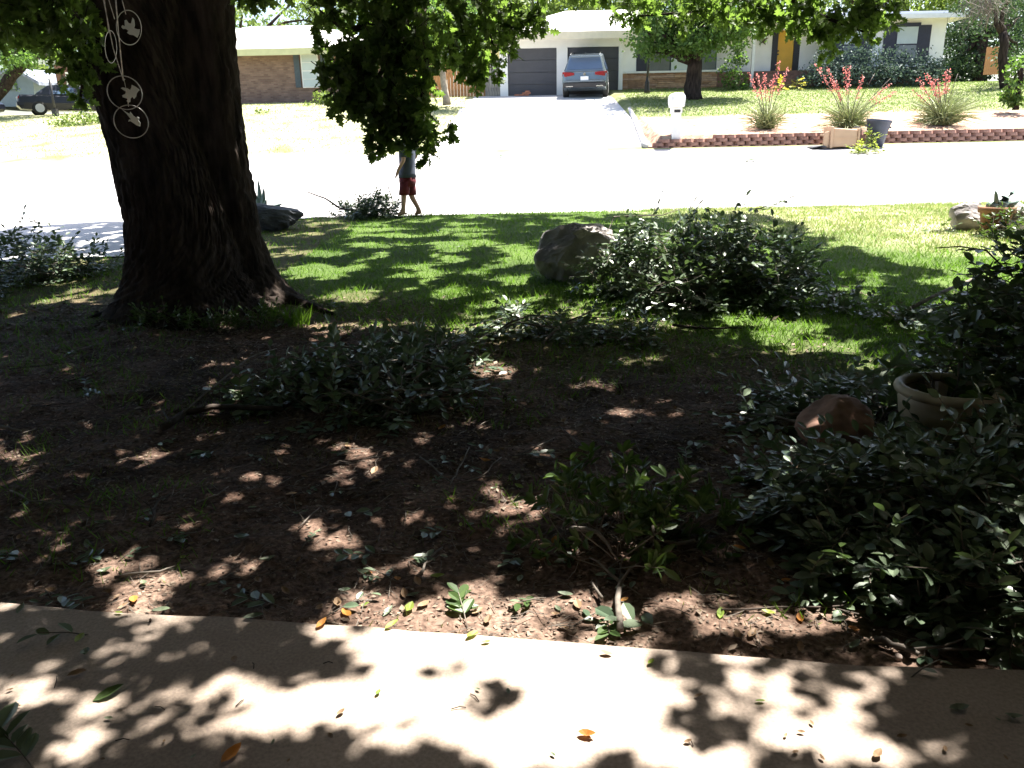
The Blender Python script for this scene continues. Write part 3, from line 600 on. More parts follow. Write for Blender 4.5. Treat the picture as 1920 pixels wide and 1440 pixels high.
# pebbles / crumbs
P = soilpts(3500, 5); n = len(P); V0 = np.array([[1, 0, 0], [0, 1, 0], [-1, 0, 0], [0, -1, 0], [0, 0, .8], [0, 0, -.5]]); f0 = np.array([[0, 1, 4], [1, 2, 4], [2, 3, 4], [3, 0, 4], [1, 0, 5], [2, 1, 5], [3, 2, 5], [0, 3, 5]])
Vv = (P[:, None, :] + V0[None]*rng.uniform(.002, .008, (n, 1, 1))).reshape(-1, 3); fl = (np.arange(n)[:, None, None]*6+f0[None]).ravel()
tag(link('soil_crumbs', npmesh('soil_crumbs', Vv, fl, np.full(n*8, 3), np.repeat(rng.random(n), 8)), M['litter']), 'small clods and pebbles on the bare soil', 'pebbles', kind='stuff')

# ------------------------------------------------------------------ single fallen leaves
def zpat(x, y): return ZP if y < float(patio_edge(x)) else float(groundz(np.array(x), np.array(y)))
FL = {'dry': ('curled tan leaf on bare soil', M['dryleaf'], 'tan leaves fallen on the soil'),
      'grey': ('flat grey-green leaf on bare soil', M['greyleaf'], 'grey-green leaves fallen on the soil'),
      'orange': ('orange dead leaf on bare soil', M['orangeleaf'], 'orange leaves fallen on the soil'),
      'green': ('dark green leaf on bare soil', M['shrubleaf'], 'dark green leaves fallen on the soil'),
      'yg': ('yellow-green leaf on bare soil', M['yellowgreen'], 'yellow-green leaves fallen on the soil')}
leafshapes = {}
def fallen(px_, py_, kind, size, label=None, ang=None, curl=.25):
    p = G3(px_, py_, ZP)
    if p.y > float(patio_edge(p.x)): p = G(px_, py_)
    lab, mt, grp = FL[kind]
    key = (kind, int(curl*10))
    if key not in leafshapes:
        tv, tf = T_oval(random.uniform(.22, .28), .05); tv = tv.copy(); tv[:, 2] += curl*(tv[:, 0]-.5)**2*1.6+curl*.8*np.abs(tv[:, 1])
        tv[:, 2] -= tv[:, 2].min(); tv[:, 0] -= .5
        me = bpy.data.meshes.new('fallen_leaf'); me.from_pydata([tuple(q) for q in tv], [], tf); me.materials.append(mt); leafshapes[key] = me
    o = bpy.data.objects.new('fallen_leaf', leafshapes[key]); COL.objects.link(o)
    o.location = (p.x, p.y, zpat(p.x, p.y)+.006); o.scale = (size,)*3
    o.rotation_euler = (random.uniform(-.15, .15), random.uniform(-.15, .15), random.uniform(0, 6.28) if ang is None else ang)
    on = p.y < float(patio_edge(p.x))
    if label: tag(o, label, 'leaf')
    else:
        side = 'left' if px_ < 480 else 'centre left' if px_ < 960 else 'centre right' if px_ < 1440 else 'right'
        if on: tag(o, lab.replace('bare soil', 'concrete patio')+', '+side+' part', 'leaf', grp.replace('soil', 'patio')+', '+side)
        else:
            dz = 'close to the patio edge' if p.y-float(patio_edge(p.x)) < .45 else 'nearer the patio than the oak' if p.y < 3.7 else 'towards the oak and lawn'
            tag(o, lab+' '+dz+', '+side, 'leaf', grp+', '+dz+', '+side)
for px_, py_, k, s, lab in [(455, 1017, 'grey', .10, 'large oval grey-green leaf standing out left of centre on the dark soil'), (503, 1058, 'grey', .07, None), (475, 1160, 'grey', .07, None), (690, 1075, 'orange', .04, None), (650, 1155, 'orange', .06, 'orange leaf at the sunlit soil edge just above the patio'), (735, 1175, 'yg', .06, None),
    (150, 1200, 'yg', .06, 'yellow leaf lying in the shade on the left of the patio'), (160, 1230, 'grey', .06, None), (145, 1267, 'dry', .06, 'curled tan leaf beside the leftmost sun patch on the patio'), (205, 1305, 'green', .09, 'long dark green leaf across the left sun patches on the patio'),
    (435, 1420, 'orange', .07, 'crumpled bright orange leaf at the bottom edge of the patio'), (1100, 1382, 'orange', .05, 'small orange leaf in the sunny middle of the patio'), (1220, 1246, 'yg', .03, 'tiny bright green leaf near the patio edge in full sun'), (1425, 1318, 'yg', .03, None), (709, 1303, 'yg', .025, None),
    (1797, 1333, 'grey', .06, 'narrow grey leaf on the dark right side of the patio'), (1900, 1350, 'grey', .05, None), (1690, 1385, 'dry', .03, None), (1645, 1420, 'dry', .04, None), (1540, 1425, 'dry', .02, None), (440, 1240, 'dry', .04, None), (640, 1340, 'dry', .03, None), (620, 1385, 'dry', .03, None),
    (1500, 1220, 'dry', .05, None), (1440, 1160, 'yg', .05, None), (1350, 1165, 'yg', .06, None), (1410, 1200, 'dry', .06, None), (1500, 1165, 'orange', .05, 'orange leaf in the right-hand sun patch on the soil'), (1600, 1185, 'orange', .04, None), (1575, 1170, 'grey', .06, None), (1640, 1215, 'dry', .05, None), (1330, 1085, 'grey', .07, None),
    (1245, 1100, 'dry', .05, None), (1650, 995, 'grey', .045, 'bright pale leaf catching the sun over the dark right-hand brush'), (1020, 1050, 'orange', .04, None), (1060, 1120, 'grey', .06, None), (915, 1170, 'dry', .05, None), (600, 1150, 'dry', .05, None), (560, 1060, 'dry', .04, None), (380, 1100, 'dry', .04, None)]:
    fallen(px_, py_, k, s, lab, None, random.choice([.2, .4, .6]))
cnt = 0
while cnt < 170:
    px_ = random.uniform(5, 1915); py_ = random.uniform(790, 1235)**1.0
    p = G(px_, py_)
    if p.y < float(patio_edge(p.x))+.03 or p.y > 6: continue
    k = random.choices(['dry', 'grey', 'orange', 'yg'], [6, 5, 1, 1])[0]; fallen(px_, py_, k, random.uniform(.03, .065), None, None, random.choice([.2, .4, .6])); cnt += 1
for _ in range(26):
    px_ = random.uniform(5, 1915); py_ = random.uniform(1270, 1435); fallen(px_, py_, random.choice(['dry', 'dry', 'grey']), random.uniform(.012, .03), None, None, .4)
# ------------------------------------------------------------------ sticks
def stick(pxs, r1, r2, label, mt='twig', lift=.01, forks=0, group=None):
    P = [G(a_, b_) for a_, b_ in pxs]; P = [Vector((p.x, p.y, zpat(p.x, p.y)+lift+r1)) for p in P]
    Q = []
    for i in range(len(P)-1):
        for t in (0, .33, .66): Q.append(P[i].lerp(P[i+1], t)+Vector((random.uniform(-1, 1), random.uniform(-1, 1), random.uniform(0, 1)))*.006)
    Q.append(P[-1]); n_ = len(Q); V, Fc = [], []
    tube_into(V, Fc, Q, [r1+(r2-r1)*i/(n_-1) for i in range(n_)], 7)
    for _ in range(forks):
        i = random.randint(1, n_-2); d = (Q[i+1]-Q[i]).normalized(); d = Matrix.Rotation(random.choice([-1, 1])*random.uniform(.4, .9), 3, 'Z')@d
        L = random.uniform(.08, .25); q = Q[i]+d*L; q.z += random.uniform(0, .05); rr = (r1+r2)/2*.6; tube_into(V, Fc, curve_pts(Q[i], q, 4, .01, .08), [rr, rr*.8, rr*.6, rr*.3], 5)
    o = link('stick', pmesh('stick', V, Fc), M[mt], None, True); return tag(o, label, 'stick', group)
stick([(310, 815), (350, 785), (400, 772), (530, 778)], .022, .016, 'thick dark bough lying under the middle brush pile', 'darktwig', .01, 2)
stick([(345, 790), (400, 745), (470, 690), (520, 668)], .007, .004, 'pale curved twig rising from the thick bough left of the middle brush pile', 'twig', .05, 2)
stick([(1018, 658), (1060, 620), (1110, 600)], .012, .006, 'forked pale grey limb on the grass edge in front of the boulder', 'twig', .04, 3)
stick([(1060, 640), (1150, 645), (1210, 655)], .006, .003, 'thin grey twig lying right of the forked limb', 'twig', .03, 1)
stick([(1260, 620), (1330, 624), (1390, 622)], .012, .007, 'dark stick lying in the grass below the large brush pile', 'darktwig', .02, 1)
stick([(1163, 1200), (1160, 1140), (1166, 1090)], .013, .009, 'white sunlit branch pointing at the patio below the small green shrub', 'twig', .02, 2)
stick([(1128, 1135), (1110, 1105)], .006, .004, 'short pale twig left of the white sunlit branch', 'twig', .02, 0)
stick([(785, 1095), (805, 1060), (830, 1035)], .006, .004, 'short crooked stick on sunny soil in the centre foreground', 'twig', .01, 1)
stick([(370, 955), (410, 940), (430, 925)], .006, .003, 'short pale stick on dark soil left of centre', 'twig', .01, 0)
stick([(215, 1085), (300, 1075), (340, 1065)], .006, .003, 'pale straight stick just behind the patio on the left', 'twig', .01, 0)
stick([(285, 1010), (300, 960), (320, 945)], .007, .004, 'upright-leaning forked stick in the left foreground soil', 'darktwig', .03, 1)
stick([(20, 930), (60, 950), (110, 955), (190, 960)], .005, .003, 'long thin twig on the far left soil', 'twig', .01, 1)
stick([(790, 870), (850, 920), (900, 905), (940, 870)], .004, .003, 'thin arching twig in the central soil', 'twig', .02, 1)
stick([(845, 930), (860, 890), (880, 850)], .004, .003, 'slender forked twig standing over the central soil', 'twig', .03, 2)
stick([(1640, 1215), (1690, 1230), (1720, 1242)], .011, .008, 'pale broken stick against the patio edge on the right', 'twig', .015, 1)
stick([(1760, 1240), (1860, 1235), (1915, 1240)], .006, .004, 'dark straight twig along the right end of the patio edge', 'twig', .02, 1)
stick([(1350, 1160), (1500, 1150), (1640, 1140)], .004, .003, 'long straight dark twig on the right-hand soil', 'darktwig', .01, 0)
stick([(290, 1205), (285, 1180), (320, 1135)], .004, .003, 'thin dark twig bridging soil and patio on the left', 'darktwig', .01, 0)
stick([(0, 805), (40, 812)], .011, .008, 'short thick stick at the far left edge under the oak', 'twig', .01, 0)
stick([(1430, 905), (1500, 860), (1580, 830)], .004, .003, 'thin twig left of the sandstone ball', 'twig', .02, 1)
for pts in ([(20, 700), (90, 690), (150, 680)], [(130, 720), (230, 690)], [(60, 770), (150, 765)], [(560, 900), (640, 870)], [(660, 940), (740, 915)], [(980, 860), (1040, 830)], [(1110, 860), (1050, 810)], [(900, 810), (960, 780)], [(340, 640), (430, 650)], [(640, 640), (700, 620)], [(560, 1000), (600, 960)], [(250, 760), (320, 730)]):
    stick(pts, .004, .002, 'thin bare twig lying on the dark soil around the oak', random.choice(['twig', 'darktwig']), .01, random.randint(0, 2), 'bare twigs on the soil')
for px_, py_ in [(615, 1245), (450, 1320), (860, 1330), (1295, 1395), (890, 1310), (475, 1250), (105, 1280), (300, 1330), (230, 1390)]:
    p = G3(px_, py_, ZP); an = random.uniform(0, 3.1); d = Vector((math.cos(an), math.sin(an), 0))*random.uniform(.012, .03)
    o = tube('twig_bit', [p-d+Vector((0, 0, .004)), p+Vector((.002, .003, .007)), p+d+Vector((0, 0, .004))], .0016, M['darktwig'], None, 5); tag(o, 'tiny dark twig fragment lying on the patio concrete', 'twig', 'twig fragments on the patio')

# ------------------------------------------------------------------ brush builder
def brush(name, label, cat, lobes, leaf=(.045, .07), mt='brush', shape=None, dens=1.0, droop=.2, stemn=7, group=None, twigmat='twig', key=None, whorl=False, extra_stems=(), nleafobj=300, maxtwig=None):
    """lobes: (ground Vector, rx, ry, h, ntwigs)"""
    T = shape or T_oval(.27)
    base = lobes[0][0]; root = thing(name, label, cat, tuple(base), 0, group); B = np.array(base)
    P, D, Nn, Sz = [], [], [], []; TV, TF = [], []
    for (c, rx, ry, h, nt_) in lobes:
        nt_ = int(nt_*dens)
        for _ in range(nt_):
            u = rng.normal(size=3); u /= np.linalg.norm(u); u[2] = abs(u[2]); r = rng.random()**.45
            o_ = np.array([c.x+u[0]*rx*r, c.y+u[1]*ry*r, 0.]); o_[2] = Z(o_[0], o_[1]) + max(.01, u[2]*h*r)
            d = np.array([u[0]*.7, u[1]*.7, u[2]*.5-droop])+rng.normal(size=3)*.55; d /= np.linalg.norm(d)
            L = rng.uniform(.10, .22)*(leaf[1]/.06)
            e = o_+d*L; e[2] = max(e[2], Z(e[0], e[1])+.012)
            mid = (o_+e)/2+rng.normal(size=3)*.015
            tube_into(TV, TF, [Vector(o_)-Vector(d)*.06-base, Vector(o_)-base, Vector(mid)-base, Vector(e)-base], [.003, .0026, .002, .0012], 4, False)
            axis = unit(e-o_); sd = unit(np.cross(axis, [0, 0, 1.0])+1e-4); upv = np.cross(sd, axis)
            if whorl:
                k = rng.integers(6, 10)
                for i in range(k):
                    t = rng.uniform(.7, 1); an = i*2.4+rng.uniform(0, .5); dd = axis*.55+(sd*math.cos(an)+upv*math.sin(an))*.8+np.array([0, 0, .1])
                    P.append(o_+(e-o_)*t); D.append(dd); Nn.append(axis+rng.normal(size=3)*.25); Sz.append(rng.uniform(*leaf))
            else:
                k = rng.integers(3, 6)
                for i in range(k):
                    t = .15+.8*i/k; q = o_*(1-t)+e*t
                    for s_ in (-1, 1):
                        dd = axis*.55+sd*s_*.85+rng.normal(size=3)*.28; P.append(q); D.append(dd); Nn.append(upv+rng.normal(size=3)*.45+np.array([0, 0, .3])); Sz.append(rng.uniform(*leaf))
                P.append(e); D.append(axis); Nn.append(upv+rng.normal(size=3)*.3); Sz.append(rng.uniform(*leaf))
    P = np.array(P); D = np.array(D); Nn = np.array(Nn); Sz = np.array(Sz)
    gz = zf(P[:, 0], P[:, 1]); P[:, 2] = np.maximum(P[:, 2], gz+.01)
    tip = P+unit(D)*Sz[:, None]; low = tip[:, 2] < gz+.008; D[low, 2] = np.abs(D[low, 2])*.3
    px, py, c = PX(P); v = (px > -20) & (px < 1940) & (py < 1460)
    dist = np.linalg.norm(P-np.array(CAM), axis=1)/Sz; order = np.argsort(np.where(v, dist, 1e9)+rng.random(len(P))*dist.mean()*.25)
    big = order[:nleafobj]; rest = order[nleafobj:]
    Pr = P-B
    k_ = key or (name+'_leaf')
    leaf_objects(root, Pr[big], D[big], Nn[big], Sz[big], T, k_, M[mt])
    if len(rest):
        o = link('foliage', leafcloud('foliage', Pr[rest], D[rest], Nn[rest], Sz[rest], T), M[mt], root); o['kind'] = 'stuff'
    if TV:
        o = link('twigs', pmesh('twigs', TV, TF), M[twigmat], root); o['kind'] = 'stuff'
    for _ in range(stemn):
        c, rx, ry, h, nt_ = random.choice(lobes); c2, rx2, ry2, h2, _n = random.choice(lobes)
        an = random.uniform(0, 6.28); a_ = Vector((c.x+math.cos(an)*rx*.8, c.y+math.sin(an)*ry*.8, 0)); a_.z = Z(a_.x, a_.y)+random.uniform(.02, .08)
        an = random.uniform(0, 6.28); b_ = Vector((c2.x+math.cos(an)*rx2*.7, c2.y+math.sin(an)*ry2*.7, 0)); b_.z = Z(b_.x, b_.y)+h2*random.uniform(.3, .9)
        p = curve_pts(a_-base, b_-base, 7, .05, .06); r = random.uniform(.006, .013)
        tube('branch', p, [r*(1-.75*i/6) for i in range(7)], M[twigmat], root, 6)
    for pts, r1, r2 in extra_stems:
        q = [Vector(p)-base for p in pts]; n_ = len(q); tube('branch', q, [r1+(r2-r1)*i/(n_-1) for i in range(n_)], M[twigmat], root, 7)
    return root
def g(px_, py_): return G(px_, py_)
# large pile beside the boulder
brush('brush_pile', 'large heap of cut laurel branches piled against the boulder on the lawn', 'brush pile',
      [(g(1165, 548), .36, .34, .62, 150), (g(1260, 560), .40, .4, .74, 190), (g(1350, 562), .36, .4, .70, 170), (g(1430, 570), .40, .36, .60, 170), (g(1270, 585), .5, .25, .35, 120), (g(1225, 520), .12, .1, .95, 14), (g(1400, 530), .4, .12, .78, 40), (g(1470, 550), .25, .2, .5, 60)], (.05, .085), 'brush', dens=1.0, stemn=14,
      extra_stems=[([g(1130, 520)+Vector((0, 0, .35)), g(1150, 500)+Vector((0, 0, .55)), AT(1180, 405, 7.6), AT(1240, 404, 7.6), AT(1275, 392, 7.6)], .010, .003), ([AT(1385, 456, 7.2), AT(1420, 452, 7.2), AT(1425, 470, 7.2)], .008, .006), ([g(1300, 540)+Vector((0, 0, .2)), AT(1310, 450, 7.5), AT(1330, 410, 7.6)], .010, .004)])
brush('brush_pile', 'flattened tangle of cut laurel branches on dark soil right of the oak trunk', 'brush pile',
      [(g(540, 745), .34, .26, .12, 50), (g(700, 700), .50, .5, .15, 120), (g(790, 735), .34, .4, .14, 70), (g(640, 780), .28, .2, .08, 30), (g(745, 790), .14, .12, .11, 18), (g(830, 670), .30, .3, .13, 40), (g(660, 740), .3, .2, .28, 20)], (.045, .08), 'brush', stemn=46, dens=.9)
brush('brush_pile', 'leafy cut branches heaped at the kerb behind the walking person', 'brush pile',
      [(g(700, 409), .42, .3, .38, 170), (g(655, 407), .28, .22, .24, 60), (g(690, 408), .2, .15, .62, 22), (g(720, 408), .10, .1, .72, 6)], (.05, .075), 'brush', stemn=5,
      extra_stems=[([G(690, 405)+Vector((0, 0, .1)), AT(640, 392, 14.2), AT(610, 372, 14.2), AT(590, 365, 14.2), AT(577, 360, 14.2)], .018, .009), ([G(740, 404)+Vector((0, 0, .2)), AT(728, 352, 14.1), AT(735, 343, 14.1), AT(735, 331, 14.1)], .010, .004)], twigmat='darktwig', nleafobj=0)
brush('brush_pile', 'dense dark laurel brush filling the lower right foreground beside the patio', 'brush pile',
      [(g(1560, 990), .28, .25, .30, 90), (g(1700, 1010), .40, .35, .42, 190), (g(1850, 1050), .45, .35, .50, 220), (g(1500, 920), .22, .14, .10, 30), (g(1600, 940), .30, .16, .12, 50), (g(1780, 1130), .32, .2, .24, 90), (g(1900, 1170), .25, .15, .36, 70), (g(1620, 1080), .25, .2, .2, 60)], (.045, .075), 'brush', stemn=16, dens=1.15)
brush('brush_pile', 'laurel branches draped round the big stone pot and sandstone ball', 'brush pile',
      [(g(1740, 900), .40, .14, .10, 60), (g(1900, 880), .3, .22, .34, 90), (g(1660, 790), .2, .16, .14, 34), (g(1540, 765), .35, .14, .11, 50), (g(1440, 800), .16, .12, .08, 12), (g(1670, 850), .08, .1, .12, 14)], (.05, .08), 'brush', stemn=10)
brush('laurel_shrub', 'tall broad-leaved shrub rising behind the stone pot at the right edge', 'shrub',
      [(g(1900, 800), .45, .4, 1.15, 330), (g(1990, 790), .5, .45, 1.3, 160), (g(1830, 775), .25, .25, .75, 60)], (.05, .085), 'brush', stemn=12,
      extra_stems=[([AT(1900, 520, 4.6), AT(1850, 470, 4.5), AT(1800, 462, 4.5), AT(1755, 465, 4.5)], .006, .003)])
brush('green_shrub', 'small leafy green shrub growing in the soil in front of the patio', 'shrub',
      [(g(1175, 1015), .24, .13, .17, 56), (g(1105, 1010), .12, .10, .13, 22), (g(1265, 1010), .16, .10, .12, 26), (g(1120, 950), .10, .08, .09, 12), (g(1150, 1075), .05, .04, .09, 6)], (.045, .08), 'shrubleaf', shape=T_oval(.19), whorl=True, stemn=6, droop=-.3, twigmat='twig', dens=.9)
brush('brush_pile', 'long row of cut leafy branches beside the shaded driveway on the left', 'brush pile',
      [(g(20, 530), .5, .4, .55, 130), (g(110, 520), .35, .3, .38, 70), (g(180, 510), .45, .3, .18, 50), (g(75, 500), .2, .2, .6, 24), (g(-60, 560), .5, .4, .6, 60)], (.05, .08), 'brush', stemn=8, nleafobj=120)
brush('brush_pile', 'low scatter of leafy twigs on the grass edge in front of the boulder', 'brush pile',
      [(g(960, 625), .25, .22, .15, 40), (g(1080, 635), .3, .22, .16, 36), (g(1180, 640), .25, .15, .12, 26)], (.045, .075), 'brush', stemn=4, nleafobj=160)
brush('brush_pile', 'bushy cut sprigs lying on the lawn right of the large heap', 'brush pile',
      [(g(1585, 585), .20, .16, .18, 28)], (.045, .07), 'brush', stemn=2, nleafobj=100)
brush('brush_pile', 'branch with leafy end lying between the lawn and the tall right shrub', 'brush pile',
      [(g(1690, 605), .22, .16, .14, 24), (g(1790, 590), .2, .15, .16, 14)], (.045, .07), 'brush', stemn=1, nleafobj=100,
      extra_stems=[([g(1690, 600)+Vector((0, 0, .06)), g(1750, 580)+Vector((0, 0, .12)), g(1830, 560)+Vector((0, 0, .2))], .018, .012)])
brush('ground_ivy', 'low leafy weeds growing at the foot of the oak trunk', 'weeds',
      [(g(300, 615), .30, .12, .12, 44), (g(400, 620), .30, .12, .10, 34), (g(500, 612), .2, .1, .10, 22)], (.03, .05), 'shrubleaf', stemn=0, droop=-.5, nleafobj=120)
# strap-leaf weeds by the root
def strap(px_, py_, n_, h, w, label, mt='grass', name='grass_clump'):
    b_ = G(px_, py_); D = rdir(n_)*.6; D[:, 2] = rng.uniform(.6, 1.2, n_); P = np.array(b_)[None]+rng.normal(size=(n_, 3))*np.array([.05, .05, 0]); P[:, 2] = zf(P[:, 0], P[:, 1])
    o = link(name, leafcloud(name, P, D, rdir(n_), rng.uniform(h*.6, h, n_), T_blade(), width=np.full(n_, w)), M[mt]); return tag(o, label, 'plant')
strap(560, 610, 60, .22, .012, 'upright clump of long grass blades at the tip of the oak root')
strap(500, 600, 40, .18, .010, 'dark clump of long grass blades beside the oak root')
# sprigs
sprigs = [(395, 850, 12, .07, 'leafy laurel sprig on the dark soil below the thick bough'), (515, 828, 8, .06, 'small sprig right below the middle brush pile'), (300, 835, 4, .05, 'pale sprig in a sun fleck on the left soil'), (320, 1015, 7, .05, 'sprig beside the leaning forked stick'), (20, 1040, 6, .07, 'sprig of broad leaves at the left edge on the soil'),
          (130, 1195, 4, .07, 'sprig lying on the shaded left end of the patio'), (45, 1425, 9, .10, 'dark sprig in the bottom left corner on the patio'), (830, 1000, 6, .06, 'upright little sprig in the centre of the soil'), (775, 1052, 9, .05, 'round rosette of leaves on sunny soil'), (965, 1045, 5, .06, 'sprig hanging off a bent pale twig left of the small green shrub'),
          (870, 1160, 12, .08, 'bright sunlit sprig lying against the patio edge'), (1000, 1132, 6, .05, 'small seedling with dark shadow left of the white branch'), (1215, 1185, 5, .09, 'pale broad-leaved sprig at the patio edge right of the white branch'), (1140, 1175, 9, .07, 'yellow-green sunlit sprig under the white branch'), (652, 855, 9, .04, 'tiny bright sprig in a sun fleck in mid soil'),
          (510, 1140, 4, .07, 'sprig with round leaf at the patio edge left of centre'), (1405, 790, 4, .08, 'white sunlit pair of leaves left of the sandstone ball'), (1395, 995, 3, .05, 'thin pale sprig left of the lower right brush'), (955, 700, 5, .07, 'sprig of broad leaves right of the middle brush pile'), (625, 580, 9, .07, 'grey sprig at the tip of the oak root'),
          (850, 870, 4, .06, 'small green sprig in mid soil right of centre'), (1330, 740, 4, .05, 'sprig on bare soil near the lawn border'), (240, 1050, 5, .04, 'small green sprig in the left sun patch'), (1100, 900, 6, .06, 'upright sprig above the small green shrub'), (1240, 925, 4, .08, 'dark glossy sprig right above the small green shrub'),
          (160, 740, 6, .06, 'sprig on soil left of the oak'), (690, 790, 5, .06, 'sprig at the front of the middle brush pile'), (1760, 1225, 4, .05, 'dark sprig at the right end of the patio edge'), (1300, 835, 8, .06, 'flat sprig on dark soil left of the sandstone ball'), (1730, 1262, 3, .05, 'little leafy cluster on the right end of the patio'),
          (820, 435, 8, .05, 'dark sprig lying on the far lawn behind the boulder'), (905, 445, 6, .05, 'sprig on the far lawn above the boulder'), (860, 465, 6, .05, 'flat leafy twig in the middle of the lawn'), (1140, 690, 5, .06, 'sprig on the soil under the grass border'), (940, 295, 8, .12, 'green leafy scrap on the street nearest the driveway'), (1070, 293, 8, .12, 'dark leafy scrap on the street in front of the driveway'), (1400, 303, 10, .15, 'long leafy scrap on the street in front of the wall')]
for px_, py_, k, s, lab in sprigs:
    on = G3(px_, py_, ZP); b_ = on if on.y < float(patio_edge(on.x)) else G(px_, py_)
    b_ = Vector((b_.x, b_.y, zpat(b_.x, b_.y) if b_.y < 15 else b_.z)); root = thing('leafy_sprig', lab, 'sprig', tuple(b_))
    an = random.uniform(0, 6.28); ax = Vector((math.cos(an), math.sin(an), .15)); L = s*1.6
    tube('stem', [Vector((0, 0, .005))-ax*L*.6, Vector((0, 0, .02)), ax*L*.8+Vector((0, 0, .02))], [.0025, .002, .0012], M['twig'], root, 5)
    P, D, Nn, Sz = [], [], [], []
    for i in range(k):
        t = -.1+.9*i/max(1, k-1); a2 = an+(1 if i % 2 else -1)*random.uniform(.4, 1.2); q = ax*L*t; P.append((q.x, q.y, .015+abs(q.z)))
        D.append((math.cos(a2), math.sin(a2), random.uniform(0, .45))); Nn.append((random.uniform(-.4, .4), random.uniform(-.4, .4), 1)); Sz.append(s*random.uniform(.7, 1.1))
    yg = 'bright' in lab or 'yellow' in lab or 'seedling' in lab
    leaf_objects(root, np.array(P), np.array(D), np.array(Nn), Sz, T_oval(.25), 'sprig_leaf_yg' if yg else 'sprig_leaf', M['shrubleaf' if yg else 'brush'])

for i in range(46):
    px_ = random.uniform(20, 1500); py_ = random.uniform(660, 1190); b_ = G(px_, py_)
    if b_.y < float(patio_edge(b_.x))+.08: continue
    s = random.uniform(.035, .065); side = 'left' if px_ < 480 else 'centre left' if px_ < 960 else 'centre right'
    root = thing('leafy_sprig', 'small cut laurel sprig lying on the soil, '+side+' part', 'sprig', (b_.x, b_.y, zpat(b_.x, b_.y)), 0, 'small cut sprigs strewn over the soil, '+side)
    an = random.uniform(0, 6.28); ax = Vector((math.cos(an), math.sin(an), .1)); L = s*2.2; k = random.randint(3, 7)
    tube('stem', [Vector((0, 0, .006))-ax*L*.8, Vector((0, 0, .014)), ax*L*.8+Vector((0, 0, .014))], [.0026, .002, .0012], M['twig'], root, 5)
    P, D, Nn, Sz = [], [], [], []
    for q_ in range(k):
        t = -.1+.9*q_/max(1, k-1); a2 = an+(1 if q_ % 2 else -1)*random.uniform(.4, 1.2); q = ax*L*t; P.append((q.x, q.y, .012+abs(q.z)))
        D.append((math.cos(a2), math.sin(a2), random.uniform(0, .35))); Nn.append((random.uniform(-.4, .4), random.uniform(-.4, .4), 1)); Sz.append(s*random.uniform(.7, 1.1))
    leaf_objects(root, np.array(P), np.array(D), np.array(Nn), Sz, T_oval(.25), 'sprig_leaf', M['brush'])
# ------------------------------------------------------------------ rocks
def rock(name, label, c, rx, ry, rz, seed=0, facets=9, sink=.25, mt='rock', sub=4, flat=None, amp=.16, cat='boulder'):
    bm = bmesh.new(); bmesh.ops.create_icosphere(bm, subdivisions=sub, radius=1)
    rr = random.Random(seed); pl = []
    for _ in range(facets):
        n_ = Vector((rr.gauss(0, 1), rr.gauss(0, 1), rr.gauss(0, .7))).normalized(); pl.append((n_, rr.uniform(.60, .84)))
    for v_ in bm.verts:
        p = v_.co.copy()
        for n_, d in pl:
            k = p.dot(n_)
            if k > d: p -= n_*(k-d)*.97
        nz = float(vn(p.x*2.3+seed, p.y*2.3+p.z*3.1, 70)) - .5; n2 = float(vn(p.x*7+seed, p.z*7+p.y*5, 71))-.5; n3 = float(vn(p.x*17+seed, p.z*17+p.y*13, 72))-.5
        p *= 1+amp*.5*nz+amp*.5*n2+amp*.28*n3; v_.co = Vector((p.x*rx, p.y*ry, p.z*rz))
    me = bpy.data.meshes.new(name); bm.to_mesh(me); bm.free()
    o = link(name, me, M[mt], None, not mt.startswith('rock')); o.location = (c.x, c.y, c.z+rz*(1-2*sink)); return tag(o, label, cat)
b_ = G(1080, 532); rock('boulder', 'large grey boulder with broken pale top, half hidden by the brush heap', b_+Vector((.06, .25, 0)), .46, .40, .37, 3, 12, .18, sub=5)
b_ = G(525, 432); rock('boulder', 'bluish boulder at the lawn edge just right of the oak trunk, coloured dark for shade', b_+Vector((-.15, .1, 0)), .56, .40, .27, 8, 11, .15, 'rockshade', sub=5)
b_ = G(1810, 432); rock('boulder', 'small dark rock with a white patch beside the terracotta pot', b_+Vector((.05, .05, 0)), .34, .25, .22, 12, 9, .15)
b_ = G(1895, 435); rock('boulder', 'slanting grey rock right of the terracotta pot', b_+Vector((.0, .0, 0)), .30, .28, .24, 15, 9, .15)
b_ = G(1567, 858); rock('sandstone_ball', 'rounded reddish sandstone rock nestled in the brush by the big pot', b_+Vector((0, .05, 0)), .19, .17, .160, 21, 4, .02, 'ball', 5, amp=.10, cat='rock')
b_ = AT(1095, 436, 8.0); rock('stone_ornament', 'small lumpy grey stone figure sitting on top of the large boulder', Vector((b_.x, b_.y, b_.z-.03)), .15, .1, .075, 31, 14, .2, 'rock', 4, amp=.6, cat='garden ornament')
# little pale stones at the patio edge
for px_, py_, lab in ((1683, 1238, 'round pale pebble against the patio edge on the right'), (1752, 1236, 'dull round pebble right of the pale one at the patio edge')):
    rock('pebble', lab, G(px_, py_), .014, .014, .012, px_, 2, .1, 'brickp', 2, amp=.05, cat='pebble')
